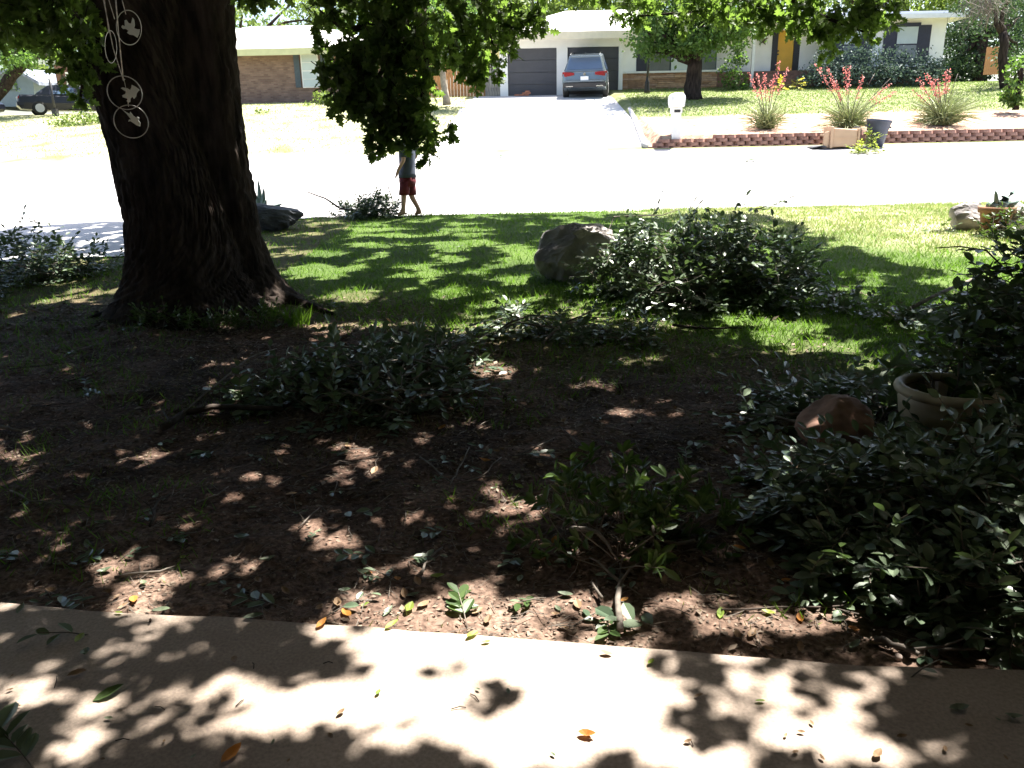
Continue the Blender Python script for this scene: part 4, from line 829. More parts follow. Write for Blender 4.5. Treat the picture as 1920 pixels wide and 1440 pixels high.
# ------------------------------------------------------------------ agave behind the trunk
b_ = G(478, 425); ag = thing('agave', 'spiky blue-grey agave behind the dark boulder beside the oak', 'agave', tuple(b_+Vector((.02, .35, .05))))
bA = Vector(ag.location)
for tip in [(484, 336), (495, 350), (478, 360), (463, 356), (500, 374), (512, 384), (530, 382), (466, 395), (455, 365), (440, 380), (500, 400), (480, 400)]:
    e = AT(tip[0], tip[1], bA.y+random.uniform(-.3, .1))-bA; w = .055; L = e.length; d = e.normalized(); sd_ = d.cross(Vector((0, -1, .2))).normalized()
    V = []; Fc = []
    for i in range(7):
        t = i/6; c = e*t+Vector((0, 0, .12*math.sin(math.pi*t)*(1-abs(d.z)))); hw_ = w*(math.sin(math.pi*min(1, t*.75+.25))**.8)*(1-t*.15) if i < 6 else .002
        n_ = d.cross(sd_); V += [tuple(c-sd_*hw_), tuple(c-n_*.02*(1-t)), tuple(c+sd_*hw_), tuple(c+n_*.012*(1-t))]
    for i in range(6):
        for k in range(4): a0 = i*4+k; a1 = i*4+(k+1) % 4; Fc.append((a0, a1, a1+4, a0+4))
    link('leaf', pmesh('leaf', V, Fc), M['agave'], ag, True)
# ------------------------------------------------------------------ terracotta pot with succulent
b_ = G(1862, 440)
tp_ = thing('terracotta_pot', 'terracotta pot with two-tone sides standing between the far right rocks', 'pot', tuple(b_)); s_ = b_.y/14.0
prof = [(.0, 0), (.19, 0), (.255, .38), (.29, .38), (.30, .48), (.255, .48), (.24, .42), (.0, .42)]
lathe('pot_body', [(r*s_, z*s_) for r, z in prof], M['terra'], tp_, 28); lathe('soil', [(0, .43*s_), (.24*s_, .43*s_)], M['potsoil'], tp_, 20)
su = thing('succulent', 'stubby grey succulent with upright pads growing in the terracotta pot', 'succulent', tuple(b_+Vector((0, 0, .43*s_))))
for dx, dz, w, tl in ((-.08, .24, .04, 0), (.10, .18, .11, .3), (.22, .24, .05, .5), (-.14, .07, .10, -.4), (.02, .08, .12, .1), (.25, .10, .06, .9), (.08, .08, .1, .4)):
    e = Vector((dx, random.uniform(-.05, .05), dz)); V, Fc = [], []; tube_into(V, Fc, [Vector((dx*.4, 0, -.02)), e*.5, e*.85, e*1.05], [w*.5, w*.8, w*.55, w*.1], 8); link('pad', pmesh('pad', V, Fc), M['agave'], su, True)
brush('low_shrub', 'small leafy green shrub in front of the terracotta pot', 'shrub', [(G(1878, 446), .30, .18, .34, 46), (G(1905, 448), .3, .18, .2, 26)], (.04, .07), 'shrubleaf', stemn=3, nleafobj=0)
brush('low_shrub', 'small sprouting weed left of the far right rocks', 'shrub', [(G(1760, 437), .14, .1, .12, 10)], (.05, .07), 'shrubleaf', stemn=0, nleafobj=0)

# ------------------------------------------------------------------ big stone pot
b_ = G(1790, 838); pc = Vector((b_.x+.02, b_.y+.05, Z(b_.x, b_.y)))
A = AT(1692, 715, pc.y); hr = (AT(1865, 735, pc.y).x-A.x)/2; pc.x = A.x+hr; zr_ = AT(1780, 722, pc.y).z
hp = zr_-pc.z
bp = thing('stone_pot', 'wide grey-buff garden pot with thick rolled rim, half buried in brush', 'pot', tuple(pc))
lathe('pot_body', [(0, 0), (hr*.62, 0), (hr*.74, hp*.2), (hr*.9, hp*.5), (hr*.955, hp*.75), (hr*.94, hp*.86), (hr*.90, hp*.88), (hr*.88, hp*.75), (hr*.84, hp*.70), (0, hp*.70)], M['potglaze'], bp, 48)
V, Fc = [], []; ringp = []
for i in range(49):
    a_ = 2*math.pi*i/48; ringp.append((math.cos(a_), math.sin(a_)))
for i in range(48):
    for k in range(10):
        t = 2*math.pi*k/10; r = hr*.95+math.cos(t)*.028; V.append((ringp[i][0]*r, ringp[i][1]*r, hp*.93+math.sin(t)*.026))
for i in range(48):
    for k in range(10):
        a0 = i*10+k; a1 = i*10+(k+1) % 10; b0 = ((i+1) % 48)*10+k; b1 = ((i+1) % 48)*10+(k+1) % 10; Fc.append((a0, b0, b1, a1))
link('rim', pmesh('rim', V, Fc), M['potglaze'], bp, True)
lathe('pot_soil', [(0, hp*.71), (hr*.86, hp*.71)], M['potsoil'], bp, 30)
bk = box('brick', -.035, .035, -.012+0, .012, -.06, .06, M['brickp'], None, .003); bk.location = pc+Vector((-.02, .03, hp*.71+.035)); bk.rotation_euler = (-.5, .5, .2); tag(bk, 'pale broken brick leaning inside the big stone pot', 'brick')
strapl = brush('potted_plant', 'leggy yellow-green leafy stems growing out of the big stone pot', 'plant', [(Vector((pc.x-.05, pc.y+.02, 0)), .12, .1, .6, 8), (Vector((pc.x+.10, pc.y+.0, 0)), .16, .12, .95, 12)], (.07, .11), 'shrubleaf', shape=T_oval(.25), stemn=4, nleafobj=200)

# ------------------------------------------------------------------ hanging ornament
YO = 3.0
ho = thing('bird_mobile', 'hanging string of steel rings with white bird cutouts in front of the oak trunk', 'wind ornament', tuple(AT(215, -260, YO)))
OB = Vector(ho.location)
def torus(name, c, rx, ry, tilt, mt, par, tw=.0016):
    V, Fc = [], []
    ns = 40
    for i in range(ns):
        a_ = 2*math.pi*i/ns
        p = Vector((math.cos(a_)*rx, 0, math.sin(a_)*ry)); 
        dv = (c-CAM).normalized(); xr = dv.cross(Vector((0, 0, 1))).normalized(); zr2 = xr.cross(dv)
        full = xr*math.cos(a_)*rx + dv*math.cos(a_)*math.sqrt(max(0, max(rx, ry)**2-rx*rx)) + zr2*math.sin(a_)*ry
        q = Matrix.Rotation(-tilt, 3, dv)@full; nn = q.normalized()
        for k in range(6):
            t = 2*math.pi*k/6; V.append(tuple(q+nn*math.cos(t)*tw+Vector((0, 1, 0))*math.sin(t)*tw))
    for i in range(ns):
        for k in range(6):
            a0 = i*6+k; a1 = i*6+(k+1) % 6; b0 = ((i+1) % ns)*6+k; b1 = ((i+1) % ns)*6+(k+1) % 6; Fc.append((a0, b0, b1, a1))
    o = link(name, pmesh(name, V, Fc), mt, par, True); o.location = c-OB; return o
pxm = YO/F*1.02
BIRD1 = [(-13, 6), (-9, 4), (-8, 13), (-5, 14), (-2, 9), (2, 8), (6, 17), (8, 14), (8, 6), (6, 1), (11, -1), (15, -1), (14, -5), (13, -8), (9, -14), (3, -10), (-3, -9), (-7, -6), (-4, -3), (-8, 0), (-13, 0), (-15, 3)]
BIRD2 = [(-20, 18), (-12, 12), (-6, 9), (-4, 13), (1, 5), (5, 2), (9, 3), (12, 0), (9, -4), (13, -8), (11, -16), (4, -13), (-1, -9), (-7, -5), (-11, -6), (-9, -2), (-5, -2), (-8, 3), (-12, 9)]
def bird(c, pts, sc, rot, par):
    V = []; n_ = len(pts)
    for s_ in (-.0012, .0012):
        for x, y in pts:
            xr = x*math.cos(rot)-y*math.sin(rot); yr = x*math.sin(rot)+y*math.cos(rot); V.append((xr*sc*pxm, s_, yr*sc*pxm))
    Fc = [tuple(range(n_)), tuple(range(2*n_-1, n_-1, -1))]+[(i, (i+1) % n_, n_+(i+1) % n_, n_+i) for i in range(n_)]
    me = pmesh('bird', V, Fc); o = link('bird', me, M['bird'], par); o.location = c-OB; return o
r1_ = torus('ring', AT(242, 52, YO), 19*pxm, 27*pxm, R(-12), M['ring'], ho); torus('ring', AT(208, 88, YO+.05), 9*pxm, 26*pxm, R(-8), M['ring'], ho)
torus('ring', AT(234, 174, YO-.02), 27*pxm, 27*pxm, 0, M['ring'], ho); torus('ring', AT(246, 228, YO-.02), 27*pxm, 27*pxm, 0, M['ring'], ho)
bird(AT(245, 54, YO), BIRD1, 1, 0, ho); bird(AT(245, 176, YO-.02), BIRD1, 1.0, R(78), ho); bird(AT(250, 222, YO-.02), BIRD2, .85, 0, ho)
for pts, r in (([(175, -260, YO), (194, 0, YO), (212, 90, YO), (232, 152, YO), (234, 148, YO)], .0016), ([(215, -260, YO), (217, 0, YO), (222, 60, YO), (231, 150, YO-.02)], .0020), ([(200, -260, YO), (204, 0, YO), (215, 36, YO)], .0012), ([(228, -260, YO), (229, 0, YO), (236, 27, YO)], .0014), ([(190, -260, YO+.03), (196, 0, YO+.03), (204, 62, YO+.05)], .0010), ([(232, 147, YO-.02), (238, 175, YO-.025), (241, 200, YO-.02)], .0010)):
    tube('cord', [AT(*q)-OB for q in pts], r, M['cord'], ho, 6)
hz = OB.z
limb(L1[3], (OB.x+.05, YO-.2, hz+.06), .09, .035, .3)

# ------------------------------------------------------------------ person
PD = 14.25
def pp(px_, py_, dy=0): return AT(px_, py_, PD+dy)
def skinned(name, verts, edges, radii, mt, parent, sub=2, rootv=0):
    me = bpy.data.meshes.new(name); me.from_pydata([tuple(v_) for v_ in verts], edges, []); o = link(name, me, mt, parent)
    md = o.modifiers.new('skin', 'SKIN'); sk = me.skin_vertices[0] if me.skin_vertices else None
    if sk is None:
        return o
    for i, r in enumerate(radii):
        r = r if isinstance(r, tuple) else (r, r); me.skin_vertices[0].data[i].radius = r; me.skin_vertices[0].data[i].use_root = (i == rootv)
    md.use_smooth_shade = True; s2 = o.modifiers.new('sub', 'SUBSURF'); s2.levels = sub; s2.render_levels = sub
    return o
pg = G(770, 404); per = thing('person', 'person in grey-blue T-shirt and maroon shorts walking at the kerb, head behind oak leaves', 'person', (pp(765, 404).x, PD, Z(0, PD)))
PO = Vector(per.location)
K = dict(pel=pp(764, 336), wa=pp(764, 316), ch=pp(763, 290), ne=pp(762, 262), hd0=pp(760, 250), hd1=pp(757, 240), hd2=pp(755, 229),
         sl=pp(755, 269, -.15), el=pp(757, 300, -.22), wl=pp(746, 320, -.22), hl=pp(743, 331, -.22), sr=pp(770, 269, .15), er=pp(781, 292, .2), wr=pp(772, 302, .22), hr=pp(764, 300, .24),
         hpl=pp(760, 340, -.10), kl=pp(757, 369, -.10), al=pp(756, 398, -.10), tl=pp(745, 404, -.10), hpr=pp(768, 340, .1), kr=pp(772, 369, .1), ar=pp(787, 395, .1), trr=pp(778, 403, .1), hlr=pp(790, 401, .1), hll=pp(759, 402, -.1))
names = list(K); idx = {k: i for i, k in enumerate(names)}
Ed = [('pel', 'wa'), ('wa', 'ch'), ('ch', 'ne'), ('ne', 'hd0'), ('hd0', 'hd1'), ('hd1', 'hd2'), ('ch', 'sl'), ('sl', 'el'), ('el', 'wl'), ('wl', 'hl'), ('ch', 'sr'), ('sr', 'er'), ('er', 'wr'), ('wr', 'hr'), ('pel', 'hpl'), ('hpl', 'kl'), ('kl', 'al'), ('al', 'tl'), ('pel', 'hpr'), ('hpr', 'kr'), ('kr', 'ar'), ('ar', 'trr'), ('ar', 'hlr'), ('al', 'hll')]
RR = dict(pel=.11, wa=.10, ch=.115, ne=.05, hd0=.06, hd1=.085, hd2=.07, sl=.05, el=.037, wl=.026, hl=.022, sr=.05, er=.037, wr=.026, hr=.024, hpl=.07, kl=.052, al=.034, tl=.028, hpr=.07, kr=.052, ar=.034, trr=.026, hlr=.028, hll=.028)
body = skinned('body', [K[k]-PO for k in names], [(idx[a_], idx[b2]) for a_, b2 in Ed], [RR[k] for k in names], M['skin'], per)
# fingers on each hand
for h, w in (('hl', 'wl'), ('hr', 'wr')):
    d = (K[h]-K[w]).normalized()
    V, Fc = [], []
    for i in range(5):
        off = Vector((0, (i-2)*.015, 0)); st_ = K[h]-d*.02+off*.7; ln = [.05, .07, .075, .07, .055][i]
        dd = d if i else (d+Vector((-.4, -.6, 0))).normalized()
        tube_into(V, Fc, [st_-PO, st_+dd*ln*.6+off*.3-PO, st_+dd*ln+Vector((-.01, 0, -.005))-PO], [.009, .008, .005], 6)
    link('fingers', pmesh('fingers', V, Fc), M['skin'], per, True)
def rings_into(V, Fc, rs, seg=20):      # (centre, rx, ry)
    b0 = len(V)
    for c, rx, ry in rs:
        for k in range(seg):
            t = 2*math.pi*k/seg; fold = 1+.03*math.sin(5*t+c.z*30); V.append((c.x+math.cos(t)*rx*fold, c.y+math.sin(t)*ry*fold, c.z))
    for i in range(len(rs)-1):
        for k in range(seg): a0 = b0+i*seg+k; a1 = b0+i*seg+(k+1) % seg; Fc.append((a0, a1, a1+seg, a0+seg))
    Fc.append(tuple(b0+k for k in range(seg))[::-1]); Fc.append(tuple(b0+(len(rs)-1)*seg+k for k in range(seg)))
V, Fc = [], []; k_ = lambda n_, dz=0: K[n_]-PO+Vector((0, 0, dz))
rings_into(V, Fc, [(k_('pel', .03), .155, .185), (k_('pel', .10), .150, .18), (k_('wa'), .135, .165), (k_('wa').lerp(k_('ch'), .5), .140, .175), (k_('ch'), .145, .19), (k_('ch').lerp(k_('ne'), .5), .135, .205), (k_('ne', -.05), .105, .18), (k_('ne', -.0), .07, .09)])
tube_into(V, Fc, [k_('sl', .02), k_('sl').lerp(k_('el'), .4), k_('sl').lerp(k_('el'), .85)], [.085, .075, .078], 12); tube_into(V, Fc, [k_('sr', .02), k_('sr').lerp(k_('er'), .4), k_('sr').lerp(k_('er'), .85)], [.085, .075, .078], 12)
link('shirt', pmesh('shirt', V, Fc), M['shirt'], per, True)
V, Fc = [], []; rings_into(V, Fc, [(k_('pel', -.12), .135, .165), (k_('pel', -.04), .148, .178), (k_('pel', .05), .145, .175)])
for h_, kn in (('hpl', 'kl'), ('hpr', 'kr')): rings_into(V, Fc, [(k_(h_).lerp(k_(kn), .88), .092, .092), (k_(h_).lerp(k_(kn), .5), .092, .09), (k_(h_), .098, .09)], 14)
link('shorts', pmesh('shorts', V, Fc), M['shorts'], per, True)
hc = K['hd1'].lerp(K['hd2'], .4); bm = bmesh.new(); bmesh.ops.create_uvsphere(bm, u_segments=20, v_segments=12, radius=.105)
bmesh.ops.delete(bm, geom=[v_ for v_ in bm.verts if v_.co.z < -.03 and v_.co.x < .02], context='VERTS')
me = bpy.data.meshes.new('hair'); bm.to_mesh(me); bm.free(); o = link('hair', me, M['hair'], per, True); o.location = hc-PO+Vector((.01, 0, .02))
# face: nose and ears
V, Fc = [], []; tube_into(V, Fc, [hc+Vector((-.08, 0, .0))-PO, hc+Vector((-.115, 0, -.02))-PO], [.012, .014], 6); link('nose', pmesh('nose', V, Fc), M['skin'], per, True)
for nm_, a_, b2 in (('sandal', 'hll', 'tl'), ('sandal', 'hlr', 'trr')):
    A_ = K[a_]; B_ = K[b2]; zz = PO.z
    o = box('sandal', min(A_.x, B_.x)-.05, max(A_.x, B_.x)+.03, A_.y-.045, A_.y+.045, zz-.0, zz+.03, M['sandal'], per, .012)

# ------------------------------------------------------------------ retaining wall
rw = thing('retaining_wall', 'low stacked red concrete block wall with rough stepped faces along the far kerb', 'wall', (4.2, 24.6, 1.3))
bmv = []; 
def block_mesh(w, h, d):
    V = [(-w/2, 0, 0), (-w*.26, -.07, 0), (w*.26, -.07, 0), (w/2, 0, 0), (w/2, d, 0), (-w/2, d, 0)]; V += [(x*.96, y+(.022 if y < d else 0), h) for x, y, z in V]
    Fc = [(5, 4, 3, 2, 1, 0), (6, 7, 8, 9, 10, 11)]+[(i, (i+1) % 6, 6+(i+1) % 6, 6+i) for i in range(6)]
    me = pmesh('block', V, Fc); me.materials.append(M['block']); return me
bme = [block_mesh(.335, .096, .2), block_mesh(.325, .096, .2)]; x = 4.3; row_n = 4
for r in range(4):
    x = 4.35+(.17 if r % 2 else 0) + (.35*max(0, r-1)) + (1.1 if r == 3 else 0)
    while x < 17.6:
        o = bpy.data.objects.new('block', random.choice(bme)); COL.objects.link(o); o.parent = rw
        zb = 1.355 + r*.1; o.location = Vector((x, 24.5+r*.028+random.uniform(-.008, .008), zb))-Vector(rw.location); o.rotation_euler = (0, 0, random.uniform(-.02, .02)); x += .345
# ------------------------------------------------------------------ mailbox
p = G3(1265, 262, 1.66); p = AT(1266, 264, 24.75)
mb = thing('mailbox', 'white rounded mailbox on a white tapered post at the end of the block wall', 'mailbox', (p.x, 24.75, p.z-.25)); MO = Vector(mb.location); s_ = 24.75/F
V, Fc = [], []
for z, w in ((0, .15), (.28, .135), (1.0, .125), (1.02, .12)):
    V += [(-w, -w, z), (w, -w, z), (w, w, z), (-w, w, z)]
for i in range(3):
    for k in range(4): a0 = i*4+k; Fc.append((a0, i*4+(k+1) % 4, (i+1)*4+(k+1) % 4, (i+1)*4+k))
Fc.append((12, 13, 14, 15)); o = link('post', pmesh('post', V, Fc), M['whitetrim'], mb)
box('box_shade', MO.x-.09, MO.x+.09, 24.75-.16, 24.75-.11, MO.z+1.05, MO.z+1.13, M['black'], mb, .01); box('collar', MO.x-.15, MO.x+.15, 24.60, 24.93, MO.z+1.02, MO.z+1.2, M['whitetrim'], mb, .02)  # black strip stands in for the shadow below the box
V, Fc = [], []; prof = [(-.185, 0), (.185, 0), (.215, .20), (.205, .30), (.16, .37), (.08, .40), (-.08, .40), (-.16, .37), (-.205, .30), (-.215, .20)]
for y in (-.26, .26):
    for x_, z_ in prof: V.append((x_, y, z_+1.2))
n_ = len(prof); Fc = [tuple(range(n_)), tuple(range(2*n_-1, n_-1, -1))]+[(i, n_+i, n_+(i+1) % n_, (i+1) % n_) for i in range(n_)]
o = link('box', pmesh('box', V, Fc), M['whitetrim'], mb); md = o.modifiers.new('b', 'BEVEL'); md.width = .02; md.segments = 2
box('door', MO.x-.17, MO.x+.17, 24.75-.285, 24.75-.262, MO.z+1.22, MO.z+1.53, M['whitetrim'], mb, .02)
# ------------------------------------------------------------------ carts and bins
YC = 23.9; b_ = AT(1580, 283, YC); b_.z = Z(b_.x, YC)-.02
ct = thing('wheeled_bin', 'tan wheeled rubbish cart tipped over on its side at the kerb', 'bin', tuple(b_)); O_ = Vector(ct.location)
def loft(name, secs, mt, par, bev=.0, cap=True, smooth=False):
    V, Fc = [], []; n_ = len(secs[0])
    for s_ in secs: V += [tuple(q) for q in s_]
    for i in range(len(secs)-1):
        for k in range(n_): a0 = i*n_+k; a1 = i*n_+(k+1) % n_; Fc.append((a0, a1, a1+n_, a0+n_))
    if cap: Fc.append(tuple(range(n_))[::-1]); Fc.append(tuple((len(secs)-1)*n_+k for k in range(n_)))
    me = pmesh(name, V, Fc); bm = bmesh.new(); bm.from_mesh(me); bmesh.ops.recalc_face_normals(bm, faces=bm.faces); bm.to_mesh(me); bm.free()
    o = link(name, me, mt, par, smooth)
    if bev: md = o.modifiers.new('b', 'BEVEL'); md.width = bev; md.segments = 2; md.limit_method = 'ANGLE'
    return o
def sec(x, y0, y1, z0, z1): return [(x, y0, z0), (x, y1, z0), (x, y1, z1), (x, y0, z1)]
loft('body', [sec(-.42, -.26, .26, .02, .56), sec(.30, -.22, .22, .05, .50)], M['cart'], ct, .03)
loft('rib', [sec(-.43, -.275, .28, .27, .295), sec(.31, -.235, .24, .27, .295)], M['cart'], ct)
loft('rim', [sec(-.50, -.30, .30, .0, .60), sec(-.42, -.30, .30, .0, .60)], M['cart'], ct, .02)
loft('base', [sec(.30, -.25, .25, .03, .54), sec(.36, -.25, .25, .03, .54)], M['cart'], ct, .02)
loft('handle', [sec(-.62, -.22, .22, .34, .40), sec(-.50, -.22, .22, .34, .40)], M['cart'], ct, .01)
loft('lid', [sec(-.98, -.28, .30, .01, .05), sec(-.72, -.28, .30, .06, .09), sec(-.58, -.28, .30, .02, .05)], M['cartdark'], ct, .01)
loft('lid_flap', [sec(-.66, -.24, -.2, .04, .44), sec(-.52, -.24, -.2, .04, .47)], M['cart'], ct, .01)
for z_ in (.16, .48):
    V, Fc = [], []; tube_into(V, Fc, [(.42, .12, z_), (.42, .20, z_)], .12, 16); link('wheel', pmesh('wheel', V, Fc), M['tyre'], ct, True)
box('axle', O_.x+.36, O_.x+.45, O_.y+.10, O_.y+.15, O_.z+.16, O_.z+.48, M['cartdark'], ct)
b_ = AT(1638, 283, YC+.1); b_.z = Z(b_.x, YC)-.02
bn = thing('trash_can', 'dark blue-black plastic trash can without lid standing at the kerb', 'trash can', tuple(b_)); bn.rotation_euler = (0, .10, 0)
lathe('can', [(0, 0), (.22, 0), (.235, .12), (.245, .22), (.25, .225), (.285, .55), (.31, .57), (.325, .68), (.345, .69), (.355, .76), (.335, .76), (.32, .68), (.23, .03), (0, .03)], M['bin'], bn, 30)
for a_ in (0, 3.14): box('handle', b_.x+math.cos(a_)*.33-.03, b_.x+math.cos(a_)*.33+.03, b_.y-.08, b_.y+.08, b_.z+.55, b_.z+.60, M['bin'], bn, .01)
brush('leafy_branch', 'pale green leafy branch leaning between the tipped cart and the dark can', 'branch', [(G(1615, 286), .22, .12, .2, 24), (Vector((AT(1628, 285, 23.6).x, 23.6, 0)), .12, .08, .45, 18), (G(1655, 286), .14, .1, .08, 8)], (.06, .10), 'yellowgreen', stemn=2, nleafobj=0)
# ------------------------------------------------------------------ red yuccas
def yucca(px_, py_, Y_, n_, L, label, stalks):
    b_ = AT(px_, py_, Y_); b_.z = Z(b_.x, Y_); root = thing('red_yucca', label, 'yucca', tuple(b_))
    D = rdir(n_); D[:, 2] = rng.uniform(.15, 1.5, n_); P = rng.normal(size=(n_, 3))*np.array([.10, .10, .0])
    ln = rng.uniform(L*.6, L, n_)
    # two segment arching blades
    Dn = unit(D); o = link('blades', leafcloud('blades', P, Dn, rdir(n_), ln*.6, T_blade(), width=np.full(n_, .034)), M['yucca'], root); o['kind'] = 'stuff'
    o = link('blade_tips', leafcloud('blade_tips', P+Dn*(ln*.42)[:, None], Dn+np.array([0, 0, -.5]), rdir(n_), ln*.5, T_blade(), width=np.full(n_, .02)), M['yucca'], root); o['kind'] = 'stuff'
    for (tx, ty, fl_) in stalks:
        e = AT(tx, ty, Y_+random.uniform(-.2, .2))-b_; c = [Vector((0, 0, 0)), e*.45+Vector((0, 0, .12)), e*.8+Vector((0, 0, .06)), e]
        tube('stalk', c, [.014, .012, .009, .006], M['twig' if not fl_ else 'shorts'] if False else M['twig'], root, 5)
        if fl_:
            k = 60; t = rng.uniform(.5, 1.02, k); Q = np.array([tuple(Vector(c[1]).lerp(c[3], max(0, (tt-.45)/.55))) for tt in t])+rng.normal(size=(k, 3))*.028
            o = link('flowers', leafcloud('flowers', Q, rdir(k), rdir(k), rng.uniform(.04, .08, k), T_diamond(), width=rng.uniform(.05, .08, k)), M['flower'], root); o['kind'] = 'stuff'
    return root
yucca(1437, 236, 25.6, 260, 1.25, 'leftmost red yucca clump with coral flower stalks on the bank above the wall', [(1404, 135, 1), (1420, 140, 1), (1434, 140, 1), (1462, 115, 1), (1478, 128, 1), (1448, 150, 1)])
yucca(1590, 240, 25.3, 380, 1.35, 'middle red yucca clump with wide-spreading coral flower stalks behind the bins', [(1530, 120, 1), (1552, 130, 1), (1585, 128, 1), (1592, 125, 1), (1618, 145, 1), (1668, 158, 1), (1682, 170, 1), (1640, 138, 0), (1670, 147, 0), (1565, 150, 1)])
yucca(1765, 238, 25.6, 420, 1.6, 'rightmost and bushiest red yucca clump with bright coral flower tips', [(1720, 148, 1), (1738, 138, 1), (1775, 135, 1), (1782, 133, 1), (1758, 150, 1), (1712, 170, 1), (1796, 138, 0), (1748, 152, 1)])
brush('flower_clump', 'yellow flowering plant in front of the porch steps, left one', 'plant', [(AT(1462, 158, 35.5), .22, .2, .5, 14)], (.10, .14), 'yellowflower', stemn=0, nleafobj=0)
brush('flower_clump', 'yellow flowering plant in front of the porch steps, right one', 'plant', [(AT(1497, 158, 35.5), .16, .15, .4, 9)], (.10, .14), 'yellowflower', stemn=0, nleafobj=0)

# ------------------------------------------------------------------ house across, right: white ranch
def XZ(px_, py_, Y_): p = AT(px_, py_, Y_); return p.x, p.z
def fbox(name, a_, b_, Y_, depth, mt, par, bev=0):         # frontal box between two photo corners
    x0, z1 = XZ(*a_, Y_); x1, z0 = XZ(*b_, Y_); return box(name, x0, x1, Y_, Y_+depth, z0, z1, mt, par, bev)
YH = 37.0
x0, _ = XZ(938, 178, YH); x1, _ = XZ(1166, 172, YH); zb = Z(2, YH)
HX = thing('white_house', 'long white ranch house with two charcoal garage doors and mustard front door across the street', 'house', (x0, YH, zb))
def xp(px_, py_=120, Y_=YH): return XZ(px_, py_, Y_)[0]
def zp(px_, py_, Y_=YH): return XZ(px_, py_, Y_)[1]
d1 = (xp(952, 130), xp(1044, 130)); d2 = (xp(1064, 130), xp(1160, 130)); dt = zp(1050, 89); et = zp(1050, 66)
box('wall', x0, d1[0], YH, YH+.25, zb-.1, dt, M['white'], HX); box('wall', d1[1], d2[0], YH, YH+.25, zb-.1, dt, M['white'], HX); box('wall', d2[1], x1+.02, YH, YH+.25, zb-.1, dt, M['white'], HX)
box('wall', x0, x1+.02, YH, YH+.25, dt, et, M['white'], HX)
box('wall', x0, x0+.2, YH+.25, YH+7, zb-.1, et, M['white'], HX)
for da in (d1, d2):
    gd = box('garage_door', da[0], da[1], YH+.17, YH+.22, zb-.08, dt, M['garage'], HX)
    gl = Vector(HX.location)+Vector(gd.location); hh = (dt-zb+.04)/4
    for k in range(4):
        V, Fc = [], []; box_into(V, Fc, -(da[1]-da[0])/2+.012, (da[1]-da[0])/2-.012, -.045, 0, -hh/2+.008, hh/2-.008)
        o = link('panel', pmesh('panel', V, Fc), M['garage'], gd); o.location = Vector(((da[0]+da[1])/2, YH+.165, zb-.02+hh*(k+.5)))-gl
# stone veneer and window wall
YW = YH+.15; xw0 = x1+.02; xw1 = xp(1345, 150); sillz = zp(1200, 137); zs0 = zb-.2
box('wall', xw0, xw1, YW+.06, YW+.3, zs0, sillz, M['brownstep'], HX)
vm = {}
zz = zs0; ri = 0
while zz < sillz-.03:
    h_ = random.choice([.06, .075, .09]); h_ = min(h_, sillz-zz); x = xw0+random.uniform(-.2, 0)
    while x < xw1:
        w = random.uniform(.35, .8); xa = max(x, xw0); xb = min(x+w-.012, xw1)
        if xb-xa > .05:
            key_ = (round(w*4), round(h_*100))
            V, Fc = [], []; box_into(V, Fc, 0, xb-xa, -random.uniform(.02, .06), .06, 0, h_-.010); me = pmesh('stone', V, Fc); me.materials.append(random.choice(M['veneer']))
            o = bpy.data.objects.new('stone', me); COL.objects.link(o); o.parent = HX; o.location = Vector((xa, YW, zz))-Vector(HX.location)
        x += w
    zz += h_
box('sill', xw0, xw1, YW-.09, YW+.06, sillz, sillz+.08, M['whitetrim'], HX)
wtop = zp(1230, 82); weave = zp(1230, 66)
box('wall', xw0, xp(1194), YW, YW+.25, sillz+.08, wtop, M['white'], HX); box('wall', xw0, xw1, YW, YW+.25, wtop, weave, M['white'], HX)
def window(a_, b_, Y_, par, pane='blind', fr='shutterg', mid=True, lower=None, slats=0):
    w0, w1 = XZ(*a_, Y_); w2, w3 = XZ(*b_, Y_); x0_, z1_, x1_, z0_ = w0, w1, w2, w3
    f = box('window', x0_, x1_, Y_+.03, Y_+.12, z0_, z1_, M[fr], par); t = .05
    fl = Vector(par.location)+Vector(f.location)
    def sub(nm, xa, xb, ya, yb, za, zb_, m_):
        V, Fc = [], []; box_into(V, Fc, -(xb-xa)/2, (xb-xa)/2, -(yb-ya)/2, (yb-ya)/2, -(zb_-za)/2, (zb_-za)/2); o = link(nm, pmesh(nm, V, Fc), M[m_], f); o.location = Vector(((xa+xb)/2, (ya+yb)/2, (za+zb_)/2))-fl
    zm = (z0_+z1_)/2
    if mid:
        sub('pane', x0_+t, x1_-t, Y_+.012, Y_+.028, zm+.03, z1_-t, pane); sub('pane', x0_+t, x1_-t, Y_+.018, Y_+.028, z0_+t, zm-.03, lower or pane)
        for k in range(slats):
            for (za, zb_) in ((zm+.03, z1_-t), (z0_+t, zm-.03)):
                zq = za+(zb_-za)*(k+1)/(slats+1); sub('muntin', x0_+t, x1_-t, Y_+.0, Y_+.011, zq-.012, zq+.012, 'whitetrim')
    else: sub('pane', x0_+t, x1_-t, Y_+.012, Y_+.028, z0_+t, z1_-t, pane)
    return f
fbox('shutter', (1194, 80), (1211, 135), YW-.03, .05, M['shutter'], HX)
window((1212, 80), (1257, 135), YW, HX, 'screen', 'shutterg', True, 'screen'); window((1258, 80), (1300, 134), YW, HX, 'blind', 'shutterg', True, 'blind'); window((1301, 80), (1343, 133), YW, HX, 'glass', 'shutterg', True, 'screen')
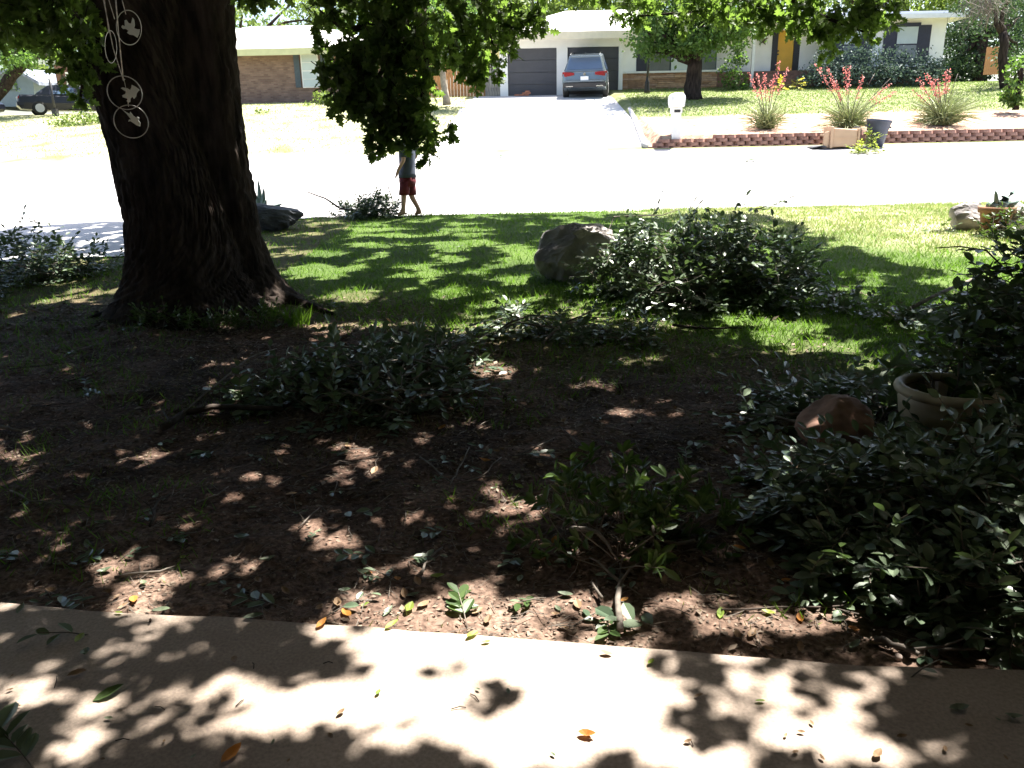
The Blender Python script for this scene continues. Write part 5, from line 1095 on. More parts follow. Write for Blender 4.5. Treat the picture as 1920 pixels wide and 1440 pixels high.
# porch recess
YPt = YH+1.2; px0 = xw1; px1 = xp(1575, 120, YH)
porch_z = zp(1450, 135, YPt)
box('wall', px0-.1, xp(1450, 100, YPt), YPt, YPt+.2, zb, zp(1450, 40, YPt)+.4, M['white'], HX); box('wall', xp(1496, 100, YPt), px1+.3, YPt, YPt+.2, zb, zp(1450, 40, YPt)+.4, M['white'], HX)
box('wall', xp(1450, 100, YPt), xp(1496, 100, YPt), YPt, YPt+.2, zp(1470, 57, YPt), zp(1450, 40, YPt)+.4, M['white'], HX)
fbox('door_frame', (1450, 56), (1455, 135), YPt-.03, .1, M['black'], HX); fbox('door_frame', (1491, 56), (1496, 135), YPt-.03, .1, M['black'], HX)
dd_ = fbox('front_door', (1455, 57), (1491, 135), YPt+.02, .06, M['yellow'], HX); dl = Vector(HX.location)+Vector(dd_.location); dx_ = (xp(1491, 100, YPt)-xp(1455, 100, YPt))
for k in range(3):
    V, Fc = [], []; box_into(V, Fc, -dx_*.36, dx_*.36, -.012, 0, -.26, .26); o = link('door_panel', pmesh('door_panel', V, Fc), M['yellow'], dd_); o.location = (0, -.031, -.68+k*.66)
for z_ in (.02, -.12):
    V, Fc = [], []; tube_into(V, Fc, [(0, -.03, 0), (0, -.08, 0)], .035, 10); o = link('handle', pmesh('handle', V, Fc), M['black'], dd_); o.location = (-dx_*.40, 0, z_)
pos_x = xp(1413, 100, YH+.1); box('porch_post', pos_x-.06, pos_x+.06, YH+.1, YH+.22, zb, et, M['whitetrim'], HX)
sx0 = xp(1415, 150, YH); sx1 = xp(1530, 150, YH)
box('porch_floor', px0, px1, YH+.3, YPt, zb-.3, porch_z-.02, M['brownstep'], HX)
box('step', sx0, sx1, YH-.05, YH+.3, zb-.3, porch_z-.18, M['brownstep'], HX); box('step', sx0, sx1, YH-.4, YH-.05, zb-.4, porch_z-.36, M['brownstep'], HX)
# star
p = AT(1430, 75, YPt-.05); V = []; 
for i in range(10):
    a_ = math.pi/2+i*math.pi/5; r = .27 if i % 2 == 0 else .105; V.append((math.cos(a_)*r, 0, math.sin(a_)*r))
V.append((0, -.06, 0)); V.append((0, .02, 0)); Fc = [(i, (i+1) % 10, 10) for i in range(10)]+[((i+1) % 10, i, 11) for i in range(10)]
o = link('wall_star', pmesh('wall_star', V, Fc), M['iron']); o.location = p; tag(o, 'brown metal barn star hanging on the wall left of the mustard door', 'star')
# right wing
rx0 = px1; rx1 = xp(1768, 100); rt_ = zp(1700, 33); rs = zp(1700, 122)
box('wall', rx0, rx1, YH, YH+.25, rs, rt_+.25, M['white'], HX); box('sill', rx0-.02, rx1+.03, YH-.05, YH+.1, rs-.07, rs, M['whitetrim'], HX); box('wall', rx0, rx1-.02, YH+.02, YH+.24, zb-.4, rs-.07, M['redbrick'], HX)
box('wall', rx1-.25, rx1, YH+.25, YH+8, zb-.2, rt_+.25, M['white'], HX)
window((1683, 48), (1717, 118), YH-.10, HX, 'blind', 'shutter', True, 'glass'); fbox('window_head', (1680, 43), (1727, 49), YH-.12, .15, M['shutter'], HX)
fbox('shutter', (1660, 49), (1683, 117), YH-.06, .055, M['shutter'], HX); fbox('shutter', (1717, 47), (1739, 117), YH-.06, .055, M['shutter'], HX)
window((1583, 50), (1612, 118), YH-.10, HX, 'blind', 'shutter', True, 'glass'); fbox('shutter', (1612, 50), (1633, 117), YH-.06, .055, M['shutter'], HX); fbox('shutter', (1560, 50), (1582, 117), YH-.06, .055, M['shutter'], HX)
p = xp(1775, 60); box('downpipe', p-.04, p+.04, YH-.08, YH, zp(1775, 42), zp(1775, 30), M['whitetrim'], HX)
# roofs: hip over garage wing, long gable right
def hiproof(xa, xb, ya, yb, ze, rise, hipl, hipr, mt, mf, ov=.55, fh=.17, soff=None):
    xa -= ov; xb += ov; ya -= ov; yb += ov; ym = (ya+yb)/2
    V = [(xa, ya, ze), (xb, ya, ze), (xb, yb, ze), (xa, yb, ze), (xa+hipl, ym, ze+rise), (xb-hipr, ym, ze+rise)]
    off = Vector(HX.location)
    V = [tuple(Vector(v_)) for v_ in V]; Fc = [(0, 1, 5, 4), (1, 2, 5), (2, 3, 4, 5), (3, 0, 4), (0, 3, 2, 1)]
    return V, Fc, (xa, xb, ya, yb)
def addroof(par, xa, xb, ya, yb, ze, rise, hl, hr_, mt, mf, ov=.55, fh=.17):
    V, Fc, (xa, xb, ya, yb) = hiproof(xa, xb, ya, yb, ze, rise, hl, hr_, mt, mf, ov, fh); off = Vector(par.location)
    V = [tuple(Vector(v_)-off) for v_ in V]; link('roof', pmesh('roof', V, Fc), mt, par)
    box('fascia', xa-.03, xb+.03, ya-.03, ya, ze-fh, ze+.02, mf, par); box('fascia', xa-.03, xa, ya, yb, ze-fh, ze+.02, mf, par); box('fascia', xb, xb+.03, ya, yb, ze-fh, ze+.02, mf, par)
    box('soffit', xa, xb, ya, yb, ze-.05, ze-.01, M['soffit'], par)
addroof(HX, x0, xw1, YH, YH+9, et+.05, 1.55, 3.8, 3.0, M['roofw'], M['soffit'], .6, .28)
addroof(HX, px0+.8, rx1, YH, YH+8, rt_+.05, .75, .4, 2.0, M['roofd'], M['whitetrim'], .6, .16)
# loose bricks and weeds in front of left door
lb_ = thing('brick_stack', 'few orange bricks stacked in front of the left garage door', 'bricks', (xp(978, 177, YH-.3), YH-.3, zb))
for i, (dx, dz) in enumerate(((-.22, 0), (0, 0), (.22, 0), (.12, .07), (.30, .07), (.25, .14))):
    lo = Vector(lb_.location)+Vector((dx, 0, dz)); box('brick', lo.x-.1, lo.x+.1, lo.y-.05, lo.y+.05, lo.z, lo.z+.065, M['orangebrick'], lb_, .005)
# gate and fences
YF = YH+.5
gt = thing('side_gate', 'weathered grey plank gate left of the garage', 'gate', (xp(925, 178, YF), YF, zb))
for i in range(6):
    xa = xp(909+i*5, 150, YF); box('plank', xa+.01, xa+.125, YF, YF+.03, zb, zp(925, 114+random.uniform(-1, 1), YF), M['greywood'], gt)
box('rail', xp(909, 150, YF), xp(938, 150, YF), YF+.03, YF+.08, zb+.3, zb+.4, M['greywood'], gt); box('latch', xp(921, 150, YF)-.01, xp(921, 150, YF)+.06, YF-.03, YF, zp(921, 142, YF), zp(921, 139, YF), M['black'], gt)
wf = thing('wooden_fence', 'orange-brown cedar plank fence between the two houses', 'fence', (xp(740, 178, YF+.6), YF+.6, zb))
x = xp(700, 150, YF+.6)
while x < xp(912, 150, YF+.6):
    box('plank', x, x+.135, YF+.6, YF+.62, zb-.1, zb+1.75+random.uniform(-.02, .02), M['orangewood'], wf); x += .145
box('rail', xp(700, 150, YF+.6), xp(912, 150, YF+.6), YF+.62, YF+.67, zb+1.3, zb+1.4, M['orangewood'], wf)
of = thing('cedar_gate', 'orange cedar gate glimpsed under the dark trees at far right', 'gate', tuple(AT(1856, 135, 42)))
for i in range(9):
    xa = xp(1845+i*3.6, 130, 42); box('plank', xa, xa+.095, 42, 42.03, zp(1856, 140, 42), zp(1856, 88, 42), M['orangewood'], of)
# ------------------------------------------------------------------ brick house left
YL = 38.0; zl = Z(-12, YL)
BH = thing('brick_house', 'tan-brown brick ranch house with slate shutters behind the oak', 'house', (xp(434, 190, YL), YL, zl-.1))
bx0 = xp(240, 150, YL); bx1 = xp(742, 150, YL); be = zp(500, 104, YL)
box('wall', bx0, bx1, YL, YL+9, zl-.3, be+.1, M['brick'], BH)
for (a_, b_) in (((434, 106), (447, 166)), ((549, 102), (565, 164)), ((599, 100), (614, 162))): fbox('shutter', a_, b_, YL-.06, .055, M['shutterg'], BH)
window((562, 101), (600, 164), YL-.12, BH, 'blind', 'whitetrim', True, 'blind', 1); window((385, 104), (436, 166), YL-.12, BH, 'blind', 'whitetrim', True, 'blind', 1)
addroof(BH, bx0, bx1, YL, YL+9, be+.2, 1.6, 5.0, 5.0, M['roofw'], M['cream'], .6, .26)
# ------------------------------------------------------------------ far left blue-grey house and brick one
YG = 52.0
GH = thing('blue_house', 'blue-grey gabled house behind the parked cars at far left', 'house', tuple(AT(30, 190, YG)))
o_ = Vector(GH.location); V = [AT(-90, 200, YG), AT(66, 200, YG), AT(62, 150, YG), AT(26, 131, YG), AT(-90, 150, YG)]; V = [v_-o_ for v_ in V]
V2 = [v_+Vector((0, 8, 0)) for v_ in V]; n_ = 5; Fc = [tuple(range(5)), tuple(range(9, 4, -1))]+[(i, 5+i, 5+(i+1) % 5, (i+1) % 5) for i in range(5)]
link('wall', pmesh('wall', [tuple(v_) for v_ in V+V2], Fc), M['bluesiding'], GH)
for a_, b2 in (((-95, 152), (26, 127)), ((26, 127), (72, 153))):
    A_ = AT(*a_, YG-.6)-o_; B_ = AT(*b2, YG-.6)-o_; V = [A_, B_, B_+Vector((0, 9, .3)), A_+Vector((0, 9, .3)), A_+Vector((0, 0, -.2)), B_+Vector((0, 0, -.2)), B_+Vector((0, 9, .1)), A_+Vector((0, 9, .1))]
    link('roof', pmesh('roof', [tuple(v_) for v_ in V], [(0, 1, 2, 3), (7, 6, 5, 4), (0, 4, 5, 1), (1, 5, 6, 2), (2, 6, 7, 3), (3, 7, 4, 0)]), M['roofd'], GH)
fbox('window', (14, 149), (32, 169), YG-.1, .08, M['shutterg'], GH); fbox('pane', (17, 151), (29, 167), YG-.13, .02, M['glass'], GH)
BG = thing('brick_garage', 'dark brick building with white eave seen between the car and the oak', 'house', tuple(AT(125, 190, 46)))
x0_, z1_ = XZ(101, 122, 46); x1_, z0_ = XZ(215, 200, 46); box('wall', x0_, x1_, 46, 52, z0_, z1_, M['redbrick'], BG); box('fascia', x0_-.5, x1_+.5, 45.4, 45.5, z1_, z1_+.22, M['whitetrim'], BG)
box('garage_door', xp(126, 150, 46), xp(200, 150, 46), 45.9, 45.98, z0_, zp(150, 135, 46), M['white'], BG)
# ------------------------------------------------------------------ cars
def wheel(par, x, y, r, w, side):
    wh = bpy.data.objects.new('wheel', None); COL.objects.link(wh); wh.parent = par; wh.location = (x, y, r)
    V, Fc = [], []; tube_into(V, Fc, [(-w/2, 0, 0), (-w*.35, 0, 0), (w*.35, 0, 0), (w/2, 0, 0)], [r*.93, r, r, r*.93], 24); link('tyre', pmesh('tyre', V, Fc), M['tyre'], wh, True)
    V, Fc = [], []; xo = side*(w/2+.006); tube_into(V, Fc, [(xo-side*.03, 0, 0), (xo, 0, 0)], r*.62, 16)
    link('rim', pmesh('rim', V, Fc), M['rim'], wh)
def car(kind, label, loc, rz, paint, slope=0):
    c = thing('parked_car', label, 'car', loc, 0); c.rotation_euler = (slope, 0, rz)     # heading +Y, rear at y=0 of local
    if kind == 'suv':
        L, W_, H, wr, belt = 4.5, .93, 1.68, .345, 1.02
        st_ = [(0.0, .46, .72, .86), (.06, .40, 1.00, .92), (.5, .26, belt, W_), (3.2, .26, belt-.02, W_), (3.9, .26, .98, W_*.97), (4.35, .32, .86, W_*.9), (4.5, .45, .72, W_*.8)]
        cab = [(.10, belt-.02, 1.04, .84, .84), (.42, belt, 1.62, .86, .66), (.8, belt, 1.66, .88, .68), (2.3, belt, 1.68, .88, .68), (2.9, belt, 1.60, .87, .66), (3.7, belt-.03, 1.03, .84, .8)]
    else:
        L, W_, H, wr, belt = 4.7, .90, 1.42, .32, .93
        st_ = [(0.0, .40, .70, .82), (.08, .30, .93, .88), (.9, .24, belt, W_), (3.3, .24, belt-.02, W_), (4.1, .24, .82, W_*.96), (4.55, .30, .70, W_*.88), (4.7, .40, .62, W_*.75)]
        cab = [(.75, belt-.02, .95, .80, .80), (1.35, belt, 1.36, .82, .60), (1.8, belt, 1.41, .84, .62), (2.5, belt, 1.42, .84, .62), (2.9, belt, 1.36, .83, .60), (3.7, belt-.03, .94, .78, .75)]
    secs = []
    for y, zb_, zt, w in st_: secs.append([(-w*.94, y, zb_), (w*.94, y, zb_), (w, y, zb_+(zt-zb_)*.45), (w*.98, y, zt-.08), (w*.90, y, zt), (-w*.90, y, zt), (-w*.98, y, zt-.08), (-w, y, zb_+(zt-zb_)*.45)])
    loft('body', secs, paint, c, .02)
    secs = []
    for y, zb_, zt, wb, wt in cab: secs.append([(-wb, y, zb_), (wb, y, zb_), (wt, y, zt-.05), (wt*.9, y, zt), (-wt*.9, y, zt), (-wt, y, zt-.05)])
    loft('cabin', secs, paint, c, .02)
    # glass
    def quad(nm, pts, m_):
        pts = [Vector(p_) for p_ in pts]; nn = (pts[1]-pts[0]).cross(pts[2]-pts[0]).normalized(); V = [tuple(p_+nn*.012) for p_ in pts]+[tuple(p_-nn*.02) for p_ in pts]
        link(nm, pmesh(nm, V, [(0, 1, 2, 3), (7, 6, 5, 4), (0, 4, 5, 1), (1, 5, 6, 2), (2, 6, 7, 3), (3, 7, 4, 0)]), m_, c)
    c0, c1 = cab[0], cab[1]; t0, t1 = .12, .86
    def on(t, s_): w = (c0[3]+(c1[3]-c0[3])*t)*0+(c0[4]+(c1[4]-c0[4])*t)*.9; return Vector((s_*w, c0[0]+(c1[0]-c0[0])*t, c0[2]+(c1[2]-c0[2])*t))
    quad('rear_window', [on(t0, -1), on(t0, 1), on(t1, 1), on(t1, -1)], M['carglass'])
    for s_ in (-1, 1):
        segs = ((cab[1][0]+.1, cab[2][0]+.55), (cab[2][0]+.62, 2.15), (2.22, 3.1))
        for ya, yb in segs:
            def sd_(y, t):
                zt = np.interp(y, [q[0] for q in cab], [q[2] for q in cab])-.10; wb = np.interp(y, [q[0] for q in cab], [q[3] for q in cab]); wt = np.interp(y, [q[0] for q in cab], [q[4] for q in cab]); zb_ = belt+.03
                return Vector((s_*(wb+(wt-wb)*t)+s_*.004, y, zb_+(zt-zb_)*t*.96))
            pts = [sd_(ya, 0), sd_(yb, 0), sd_(yb, 1), sd_(ya, 1)]
            if s_ > 0: pts = pts[::1]
            else: pts = pts[::-1]
            quad('side_window', pts, M['carglass'])
        # lights
        if kind == 'suv':
            o = loft('tail_light', [[(s_*.42, -.015, .90), (s_*.42, -.015, .99), (s_*.42, .08, .99), (s_*.42, .08, .90)], [(s_*.80, .0, .84), (s_*.80, .0, 1.02), (s_*.80, .12, 1.02), (s_*.80, .12, .84)], [(s_*.925, .12, .86), (s_*.915, .12, 1.02), (s_*.9, .3, 1.01), (s_*.92, .3, .88)]], M['red'], c, .008)
        else:
            o = loft('tail_light', [[(s_*.35, -.02, .74), (s_*.35, -.0, .87), (s_*.35, .06, .87), (s_*.35, .06, .74)], [(s_*.84, .0, .74), (s_*.84, .03, .87), (s_*.84, .2, .87), (s_*.84, .2, .74)]], M['red'], c, .008)
        V, Fc = [], []; tube_into(V, Fc, [(s_*.86, 2.95, belt+.04), (s_*1.0, 2.95, belt+.10)], [.03, .03], 6); box_into(V, Fc, min(s_*.95, s_*1.12), max(s_*.95, s_*1.12), 2.88, 3.0, belt+.04, belt+.2); link('mirror', pmesh('mirror', V, Fc), paint, c)
        for y in (.85, L-.95): wheel(c, s_*(W_-.10), y, wr, .23, s_)
        if kind == 'suv':
            V, Fc = [], []; tube_into(V, Fc, [(s_*.60, .5, 1.68), (s_*.60, .7, 1.72), (s_*.60, 2.3, 1.74), (s_*.60, 2.6, 1.68)], .018, 6); link('roof_rail', pmesh('roof_rail', V, Fc), M['chrome'], c)
            V, Fc = [], []; box_into(V, Fc, s_*.62-.14, s_*.62+.14, -.075, .0, .45, .49); link('exhaust_trim', pmesh('exhaust_trim', V, Fc), M['chrome'], c)
    V, Fc = [], []; box_into(V, Fc, -.88, .88, -.06, .25, .42, .62); o = link('bumper', pmesh('bumper', V, Fc), M['plastic'] if kind == 'suv' else paint, c); md = o.modifiers.new('b', 'BEVEL'); md.width = .03
    if kind == 'suv':
        V, Fc = [], []; box_into(V, Fc, -.78, .78, -.075, -.02, .62, .69); o = link('bumper_step', pmesh('bumper_step', V, Fc), paint, c); md = o.modifiers.new('b', 'BEVEL'); md.width = .02
        V, Fc = [], []; box_into(V, Fc, -.60, .60, .12, .35, 1.63, 1.68); o = link('spoiler', pmesh('spoiler', V, Fc), paint, c)
        V, Fc = [], []; tube_into(V, Fc, [(0, -.03, .93), (0, .02, .93)], .055, 14); link('emblem', pmesh('emblem', V, Fc), M['chrome'], c)
        V, Fc = [], []; tube_into(V, Fc, [(0, .6, 1.68), (0, .5, 1.75)], [.02, .01], 6); link('antenna', pmesh('antenna', V, Fc), M['plastic'], c)
    V, Fc = [], []; zz_ = .76 if kind == 'suv' else .78; box_into(V, Fc, -.16, .16, -.03, .0, zz_-.08, zz_+.08); link('licence_plate', pmesh('licence_plate', V, Fc), M['plate'], c)
    return c
b_ = AT(1096, 184, 34.6); zc = Z(2, 34.6)+.03
car('suv', 'grey-blue SUV parked tail out in front of the right garage door', (b_.x, 34.6, b_.z), R(-9), M['suv'], R(6))
b_ = AT(52, 217, 40.5); b_ = AT(38, 217, 40.5)
car('sedan', 'dark navy sedan with red tail lights parked at far left', (b_.x, 40.5, b_.z), R(-58), M['sedan'])
b_ = AT(-55, 224, 38); car('sedan', 'dark car with bright alloy wheel cut by the left picture edge', (b_.x-3.6, 38.2, b_.z+.05), R(-88), M['sedan'])
# pole
pl_ = thing('sign_pole', 'thin black pole standing in front of the navy sedan', 'pole', tuple(AT(105, 218, 36))); PB = Vector(pl_.location)
tube('pole', [Vector((0, 0, 0)), AT(98, 180, 36)-PB, AT(93, 148, 36)-PB], .05, M['black'], pl_, 8); box('base', PB.x-.1, PB.x+.1, PB.y-.1, PB.y+.1, PB.z, PB.z+.3, M['black'], pl_)
tube('arm', [AT(93, 148, 36)-PB, AT(70, 142, 36)-PB, AT(48, 132, 36)-PB], .04, M['white'], pl_, 6)
# lamp post
lp = thing('lamp_post', 'slim black lamp post with flared base on the lawn by the stone wall', 'lamp post', tuple(AT(1213, 174, 35.2))); LB = Vector(lp.location)
lathe('base', [(0, 0), (.13, 0), (.12, .1), (.09, .35), (.10, .42), (.06, .5), (.05, .62)], M['black'], lp, 14)
tube('pole', [Vector((0, 0, .6)), AT(1219, 95, 35.2)-LB], [.045, .035], M['black'], lp, 8)
for s_ in (-1, 1):
    q = AT(1219, 96, 35.2)-LB; tube('arm', [q, q+Vector((s_*.12, 0, .05)), q+Vector((s_*.16, 0, .14))], .016, M['black'], lp, 6)
    o = lathe('lantern', [(0, 0), (.05, 0), (.08, .16), (.09, .17), (.02, .24), (0, .26)], M['black'], lp, 8, tuple(q+Vector((s_*.16, 0, .14))))

# ------------------------------------------------------------------ trees and shrubs beyond the street
def ftree(name, label, base, h_tr, r_tr, crowns, mt, leaf=(.14, .24), bark='bark', top=None, cat='tree', group=None, shape='diamond'):
    root = thing(name, label, cat, tuple(base), 0, group); B = np.array(base)
    P = []
    for (c, rx, ry, rz, cnt) in crowns:
        k = max(4, cnt//22); u = rdir(k)*(rng.random((k, 1))**.4); cc = np.array(c)+u*np.array([rx, ry, rz]); P.append(cc[rng.integers(0, k, cnt)]+rng.normal(size=(cnt, 3))*np.array([.2, .2, .14])*min(1, rx/1.0))
    P = np.concatenate(P)-B; n_ = len(P)
    o = link('crown', leafcloud('crown', P, rdir(n_, -.3), rdir(n_, .5), rng.uniform(*leaf, n_), T_diamond()), M[mt], root); o['kind'] = 'stuff'
    if r_tr:
        tpp = Vector((0, 0, h_tr)) if top is None else Vector(top)-Vector(base)
        V, Fc = [], []; p = curve_pts((0, 0, -.1), tpp, 7, 0, .015); tube_into(V, Fc, p, [r_tr*(1.35 if i == 0 else 1-.04*i) for i in range(7)], 12)
        link('trunk', pmesh('trunk', V, Fc), M[bark], root, True)
        for (c, rx, ry, rz, cnt) in crowns[:5]:
            cv = Vector(c)-Vector(base)
            for _ in range(2):
                e = cv+Vector((random.uniform(-.5, .5)*rx, random.uniform(-.5, .5)*ry, random.uniform(-.3, .5)*rz)); tube('limb', curve_pts(p[-1]-Vector((0, 0, .1)), e, 6, .1, .06), [r_tr*.55, r_tr*.45, r_tr*.35, r_tr*.25, r_tr*.15, r_tr*.06], M[bark], root, 7)
    return root
def A3(px_, py_, Y_): return AT(px_, py_, Y_)
YTr = 33.0
ftree('shade_tree', 'rounded green shade tree with forked dark trunk on the neighbour lawn', A3(1297, 184, YTr), 1.6, .36, [(A3(1290, 30, YTr), 2.0, 1.8, 1.3, 5200), (A3(1220, 60, YTr-.3), .9, 1.0, .8, 1500), (A3(1350, 50, YTr), 1.2, 1.2, .9, 2200), (A3(1300, 80, YTr-.8), .9, .8, .6, 1100), (A3(1230, 95, YTr-.4), .5, .5, .35, 260), (A3(1400, 20, YTr), 1.2, 1.2, 1.0, 1500), (A3(1290, -60, YTr), 2.6, 2.4, 1.6, 4000)], 'faroak', (.12, .22), top=A3(1303, 112, YTr))
ftree('leaning_tree', 'slender pale-barked tree leaning in front of the cedar fence', A3(838, 192, 33), 2, .13, [(A3(850, 60, 32.5), 1.5, 1.2, 1.0, 1600), (A3(790, 110, 33), 1.0, 1.0, .8, 700), (A3(880, 110, 32.5), .8, .8, .7, 500), (A3(830, 0, 33), 1.8, 1.6, 1.0, 1500), (A3(770, 160, 33.5), .8, .6, .3, 260)], 'faroak', (.12, .2), 'palebark', top=A3(822, 70, 33))
ftree('garden_shrub', 'tall bright green shrub between the stone wall and the porch', A3(1375, 164, 35.8), 0, 0, [(A3(1372, 140, 35.8), .55, .4, .7, 700), (A3(1385, 100, 36), .45, .35, .6, 420), (A3(1395, 150, 35.8), .3, .3, .35, 200)], 'faroak', (.09, .15), cat='shrub')
for px_, py_, rx, rz, k, lab in ((1540, 135, .9, .75, 1100, 'dusty green shrub right of the porch steps'), (1600, 125, 1.0, .95, 1300, 'tallest dusty shrub under the first wing window'), (1660, 130, .9, .8, 1200, 'dusty shrub under the left shutter of the wing window'), (1715, 135, .9, .65, 1000, 'dusty low shrub under the right wing window'), (1755, 138, .5, .5, 450, 'small dusty shrub at the right corner of the house')):
    b_ = A3(px_, 158, 36.0); b_.z = Z(b_.x, 36)-.1; ftree('foundation_shrub', lab, b_, 0, 0, [(A3(px_, py_-8, 36), rx, .6, rz, k), (A3(px_, py_+12, 35.9), rx*1.05, .6, .4, k//2)], 'dusty', (.08, .15), cat='shrub')
ftree('round_bush', 'light green bush at the right end of the brick house front', A3(600, 212, 36), 0, 0, [(A3(607, 185, 36), .45, .4, .5, 500), (A3(580, 208, 35.5), .6, .4, .25, 300)], 'fargreen', (.09, .15), cat='shrub')
ftree('round_bush', 'low bush on the lawn in front of the brick house', A3(480, 232, 33), 0, 0, [(A3(470, 222, 33), .45, .4, .22, 200), (A3(500, 218, 33), .4, .4, .25, 200)], 'fargreen', (.08, .13), cat='shrub')
ftree('round_bush', 'leafy bush beside the pole and the parked sedan', A3(150, 240, 32), 0, 0, [(A3(140, 228, 32), .9, .5, .35, 500), (A3(170, 215, 32), .6, .5, .45, 400), (A3(110, 235, 32), .5, .4, .2, 160)], 'fargreen', (.08, .14), cat='shrub')
ftree('garden_shrub', 'bright leafy young tree cut by the right picture edge across the street', A3(1905, 200, 27.5), 1.2, .08, [(A3(1915, 150, 27.5), .5, .5, .9, 500), (A3(1900, 180, 27.5), .35, .3, .35, 180)], 'faroak', (.12, .2), cat='tree')
# background trees
ftree('background_tree', 'dense green tree behind the brick house roof, left of the hanging oak bough', A3(470, 190, 54), 3, .3, [(A3(450, 40, 54), 1.8, 2, 1.2, 700), (A3(520, 60, 56), 2.5, 2, .8, 800), (A3(600, 30, 54), 2.4, 2, 1.6, 1700), (A3(560, -10, 56), 3, 2, .9, 500), (A3(440, 0, 54), 1.4, 2, 1.5, 400)], 'fargreen', (.2, .34))
ftree('background_tree', 'big green tree behind the fence between the houses', A3(760, 170, 52), 3, .35, [(A3(740, 60, 52), 3.5, 2.5, 2.6, 4200), (A3(830, 40, 52), 3.0, 2.5, 2.4, 3800), (A3(900, 80, 50), 1.8, 2, 1.6, 1600), (A3(760, 130, 50), 3.2, 2, 1.2, 2400)], 'faroak', (.2, .34))
ftree('background_tree', 'green treetop rising behind the left part of the garage roof', A3(960, 150, 58), 3, .35, [(A3(960, 10, 58), 3.6, 3, 2.0, 3400), (A3(1050, -5, 60), 3.6, 3, 1.6, 3000), (A3(900, 20, 58), 2.5, 3, 2, 1500)], 'fargreen', (.22, .36))
ftree('background_tree', 'green treetop rising behind the right part of the garage roof', A3(1150, 150, 60), 3, .35, [(A3(1130, -10, 60), 4, 3, 1.6, 2800), (A3(1240, -20, 60), 4, 3, 2.2, 2500)], 'fargreen', (.22, .36))
ftree('background_tree', 'yellow-green tree behind the dark roof of the right wing', A3(1700, 130, 60), 3, .35, [(A3(1620, -20, 60), 4, 3, 1.6, 2000), (A3(1720, -5, 60), 4, 3, 1.6, 3000), (A3(1820, -10, 58), 3.5, 3, 1.6, 2400), (A3(1500, -20, 62), 5, 3, 1.8, 2400)], 'fargreen', (.22, .36))
ftree('cedar_tree', 'dark dense cedar filling the gap right of the white house', A3(1830, 160, 44), 2.5, .35, [(A3(1800, 80, 45), 1.5, 2, 2.0, 3200), (A3(1860, 60, 46), 2.6, 2.5, 2.2, 4500), (A3(1800, 140, 44), 1.6, 1.5, .9, 2200), (A3(1930, 60, 44), 2.2, 2, 2.8, 3500)], 'farcedar', (.14, .26))
ftree('cedar_tree', 'dark tree with grey bare twigs at the top right corner', A3(1885, 186, 34), 3.0, .2, [(A3(1850, -10, 34), 1.6, 1.4, .8, 500), (A3(1900, 30, 35), 1.0, 1.2, 1.4, 800), (A3(1905, 110, 36), .8, 1, .9, 700)], 'farcedar', (.12, .2), top=A3(1880, 60, 34))
# grey bare twigs
gtb = thing('bare_branches', 'pale grey leafless twigs hanging at the top right over the house corner', 'branches', tuple(A3(1850, -40, 32))); GB = Vector(gtb.location); V, Fc = [], []
for i in range(190):
    a_ = A3(random.gauss(1850, 22), random.uniform(-30, 20), 32+random.uniform(-.6, .6)); e = a_+Vector((random.gauss(0, .35), random.gauss(0, .3), -random.uniform(.2, .95))); tube_into(V, Fc, [q-GB for q in curve_pts(a_, e, 5, 0, .12)], [.012, .009, .007, .005, .003], 3, False)
o = link('twigs', pmesh('twigs', V, Fc), M['twig'], gtb); o['kind'] = 'stuff'
tube('branch', [Vector((0, 0, .6)), A3(1856, 20, 32)-GB, A3(1848, 55, 32)-GB], [.06, .04, .012], M['twig'], gtb, 6)
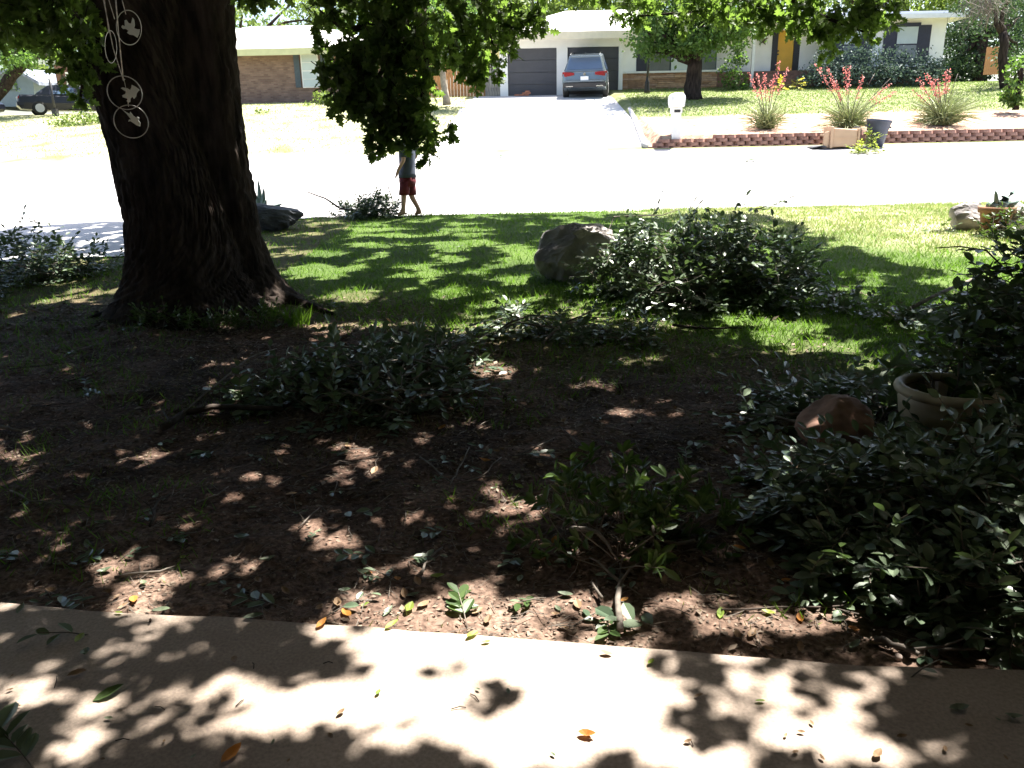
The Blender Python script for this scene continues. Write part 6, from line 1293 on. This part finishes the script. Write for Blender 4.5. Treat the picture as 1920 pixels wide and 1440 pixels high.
# left side trees
ftree('street_tree', 'dark leaning tree over the parked cars at far left', A3(-30, 200, 37), 3, .28, [(A3(20, 60, 37), 2.2, 2, 1.5, 2400), (A3(-40, 90, 37), 2, 2, 1.8, 1800), (A3(40, 110, 36), .9, .8, .35, 420), (A3(90, 40, 38), 1.6, 1.5, 1.5, 1600), (A3(110, 30, 41.6), 3.4, 2.6, 1.0, 4200), (A3(20, 30, 41.6), 3.0, 2.6, 1.0, 3000)], 'faroak', (.13, .22), top=A3(50, 110, 37))  # last two crown blobs added to shade the parked cars
ftree('background_tree', 'sunlit yellow-green tree behind the far left car', A3(80, 190, 62), 3, .3, [(A3(80, 150, 62), 1.8, 2, 1.4, 1500), (A3(70, 90, 64), 3.5, 2, 2.2, 2400), (A3(150, 90, 64), 3.5, 2, 2.4, 2400), (A3(10, 90, 64), 3.5, 2, 2, 1600)], 'fargreen', (.22, .34))

# ------------------------------------------------------------------ unseen house added behind the viewer to block skylight
own_h = thing('unseen_house', 'unseen brick wall and deep eave behind the patio, added to block skylight', 'house', (0, -1.6, 0))
box('wall', -9, 9, -1.9, -1.6, -.1, 2.55, M['redbrick'], own_h); box('porch_ceiling', -9.4, 9.4, -2.2, 1.75, 2.5, 2.56, M['porchwood'], own_h)
V = [(-9.6, 1.8, 2.56), (9.6, 1.8, 2.56), (9.6, -6, 4.3), (-9.6, -6, 4.3), (-9.6, 1.8, 2.64), (9.6, 1.8, 2.64), (9.6, -6, 4.4), (-9.6, -6, 4.4)]
link('roof', pmesh('roof', [(x, y+1.6, z) for x, y, z in V], [(0, 3, 2, 1), (4, 5, 6, 7), (0, 1, 5, 4), (1, 2, 6, 5), (2, 3, 7, 6), (3, 0, 4, 7)]), M['roofw'], own_h)
for x in (-6.5, -3.2, 3.2, 6.5): box('porch_post', x-.06, x+.06, 1.5, 1.62, -.05, 2.5, M['porchwood'], own_h)
box('front_door', -.5, .5, -1.6, -1.55, .1, 2.15, M['shutter'], own_h); box('window', 1.6, 3.2, -1.6, -1.56, .9, 2.1, M['glass'], own_h)
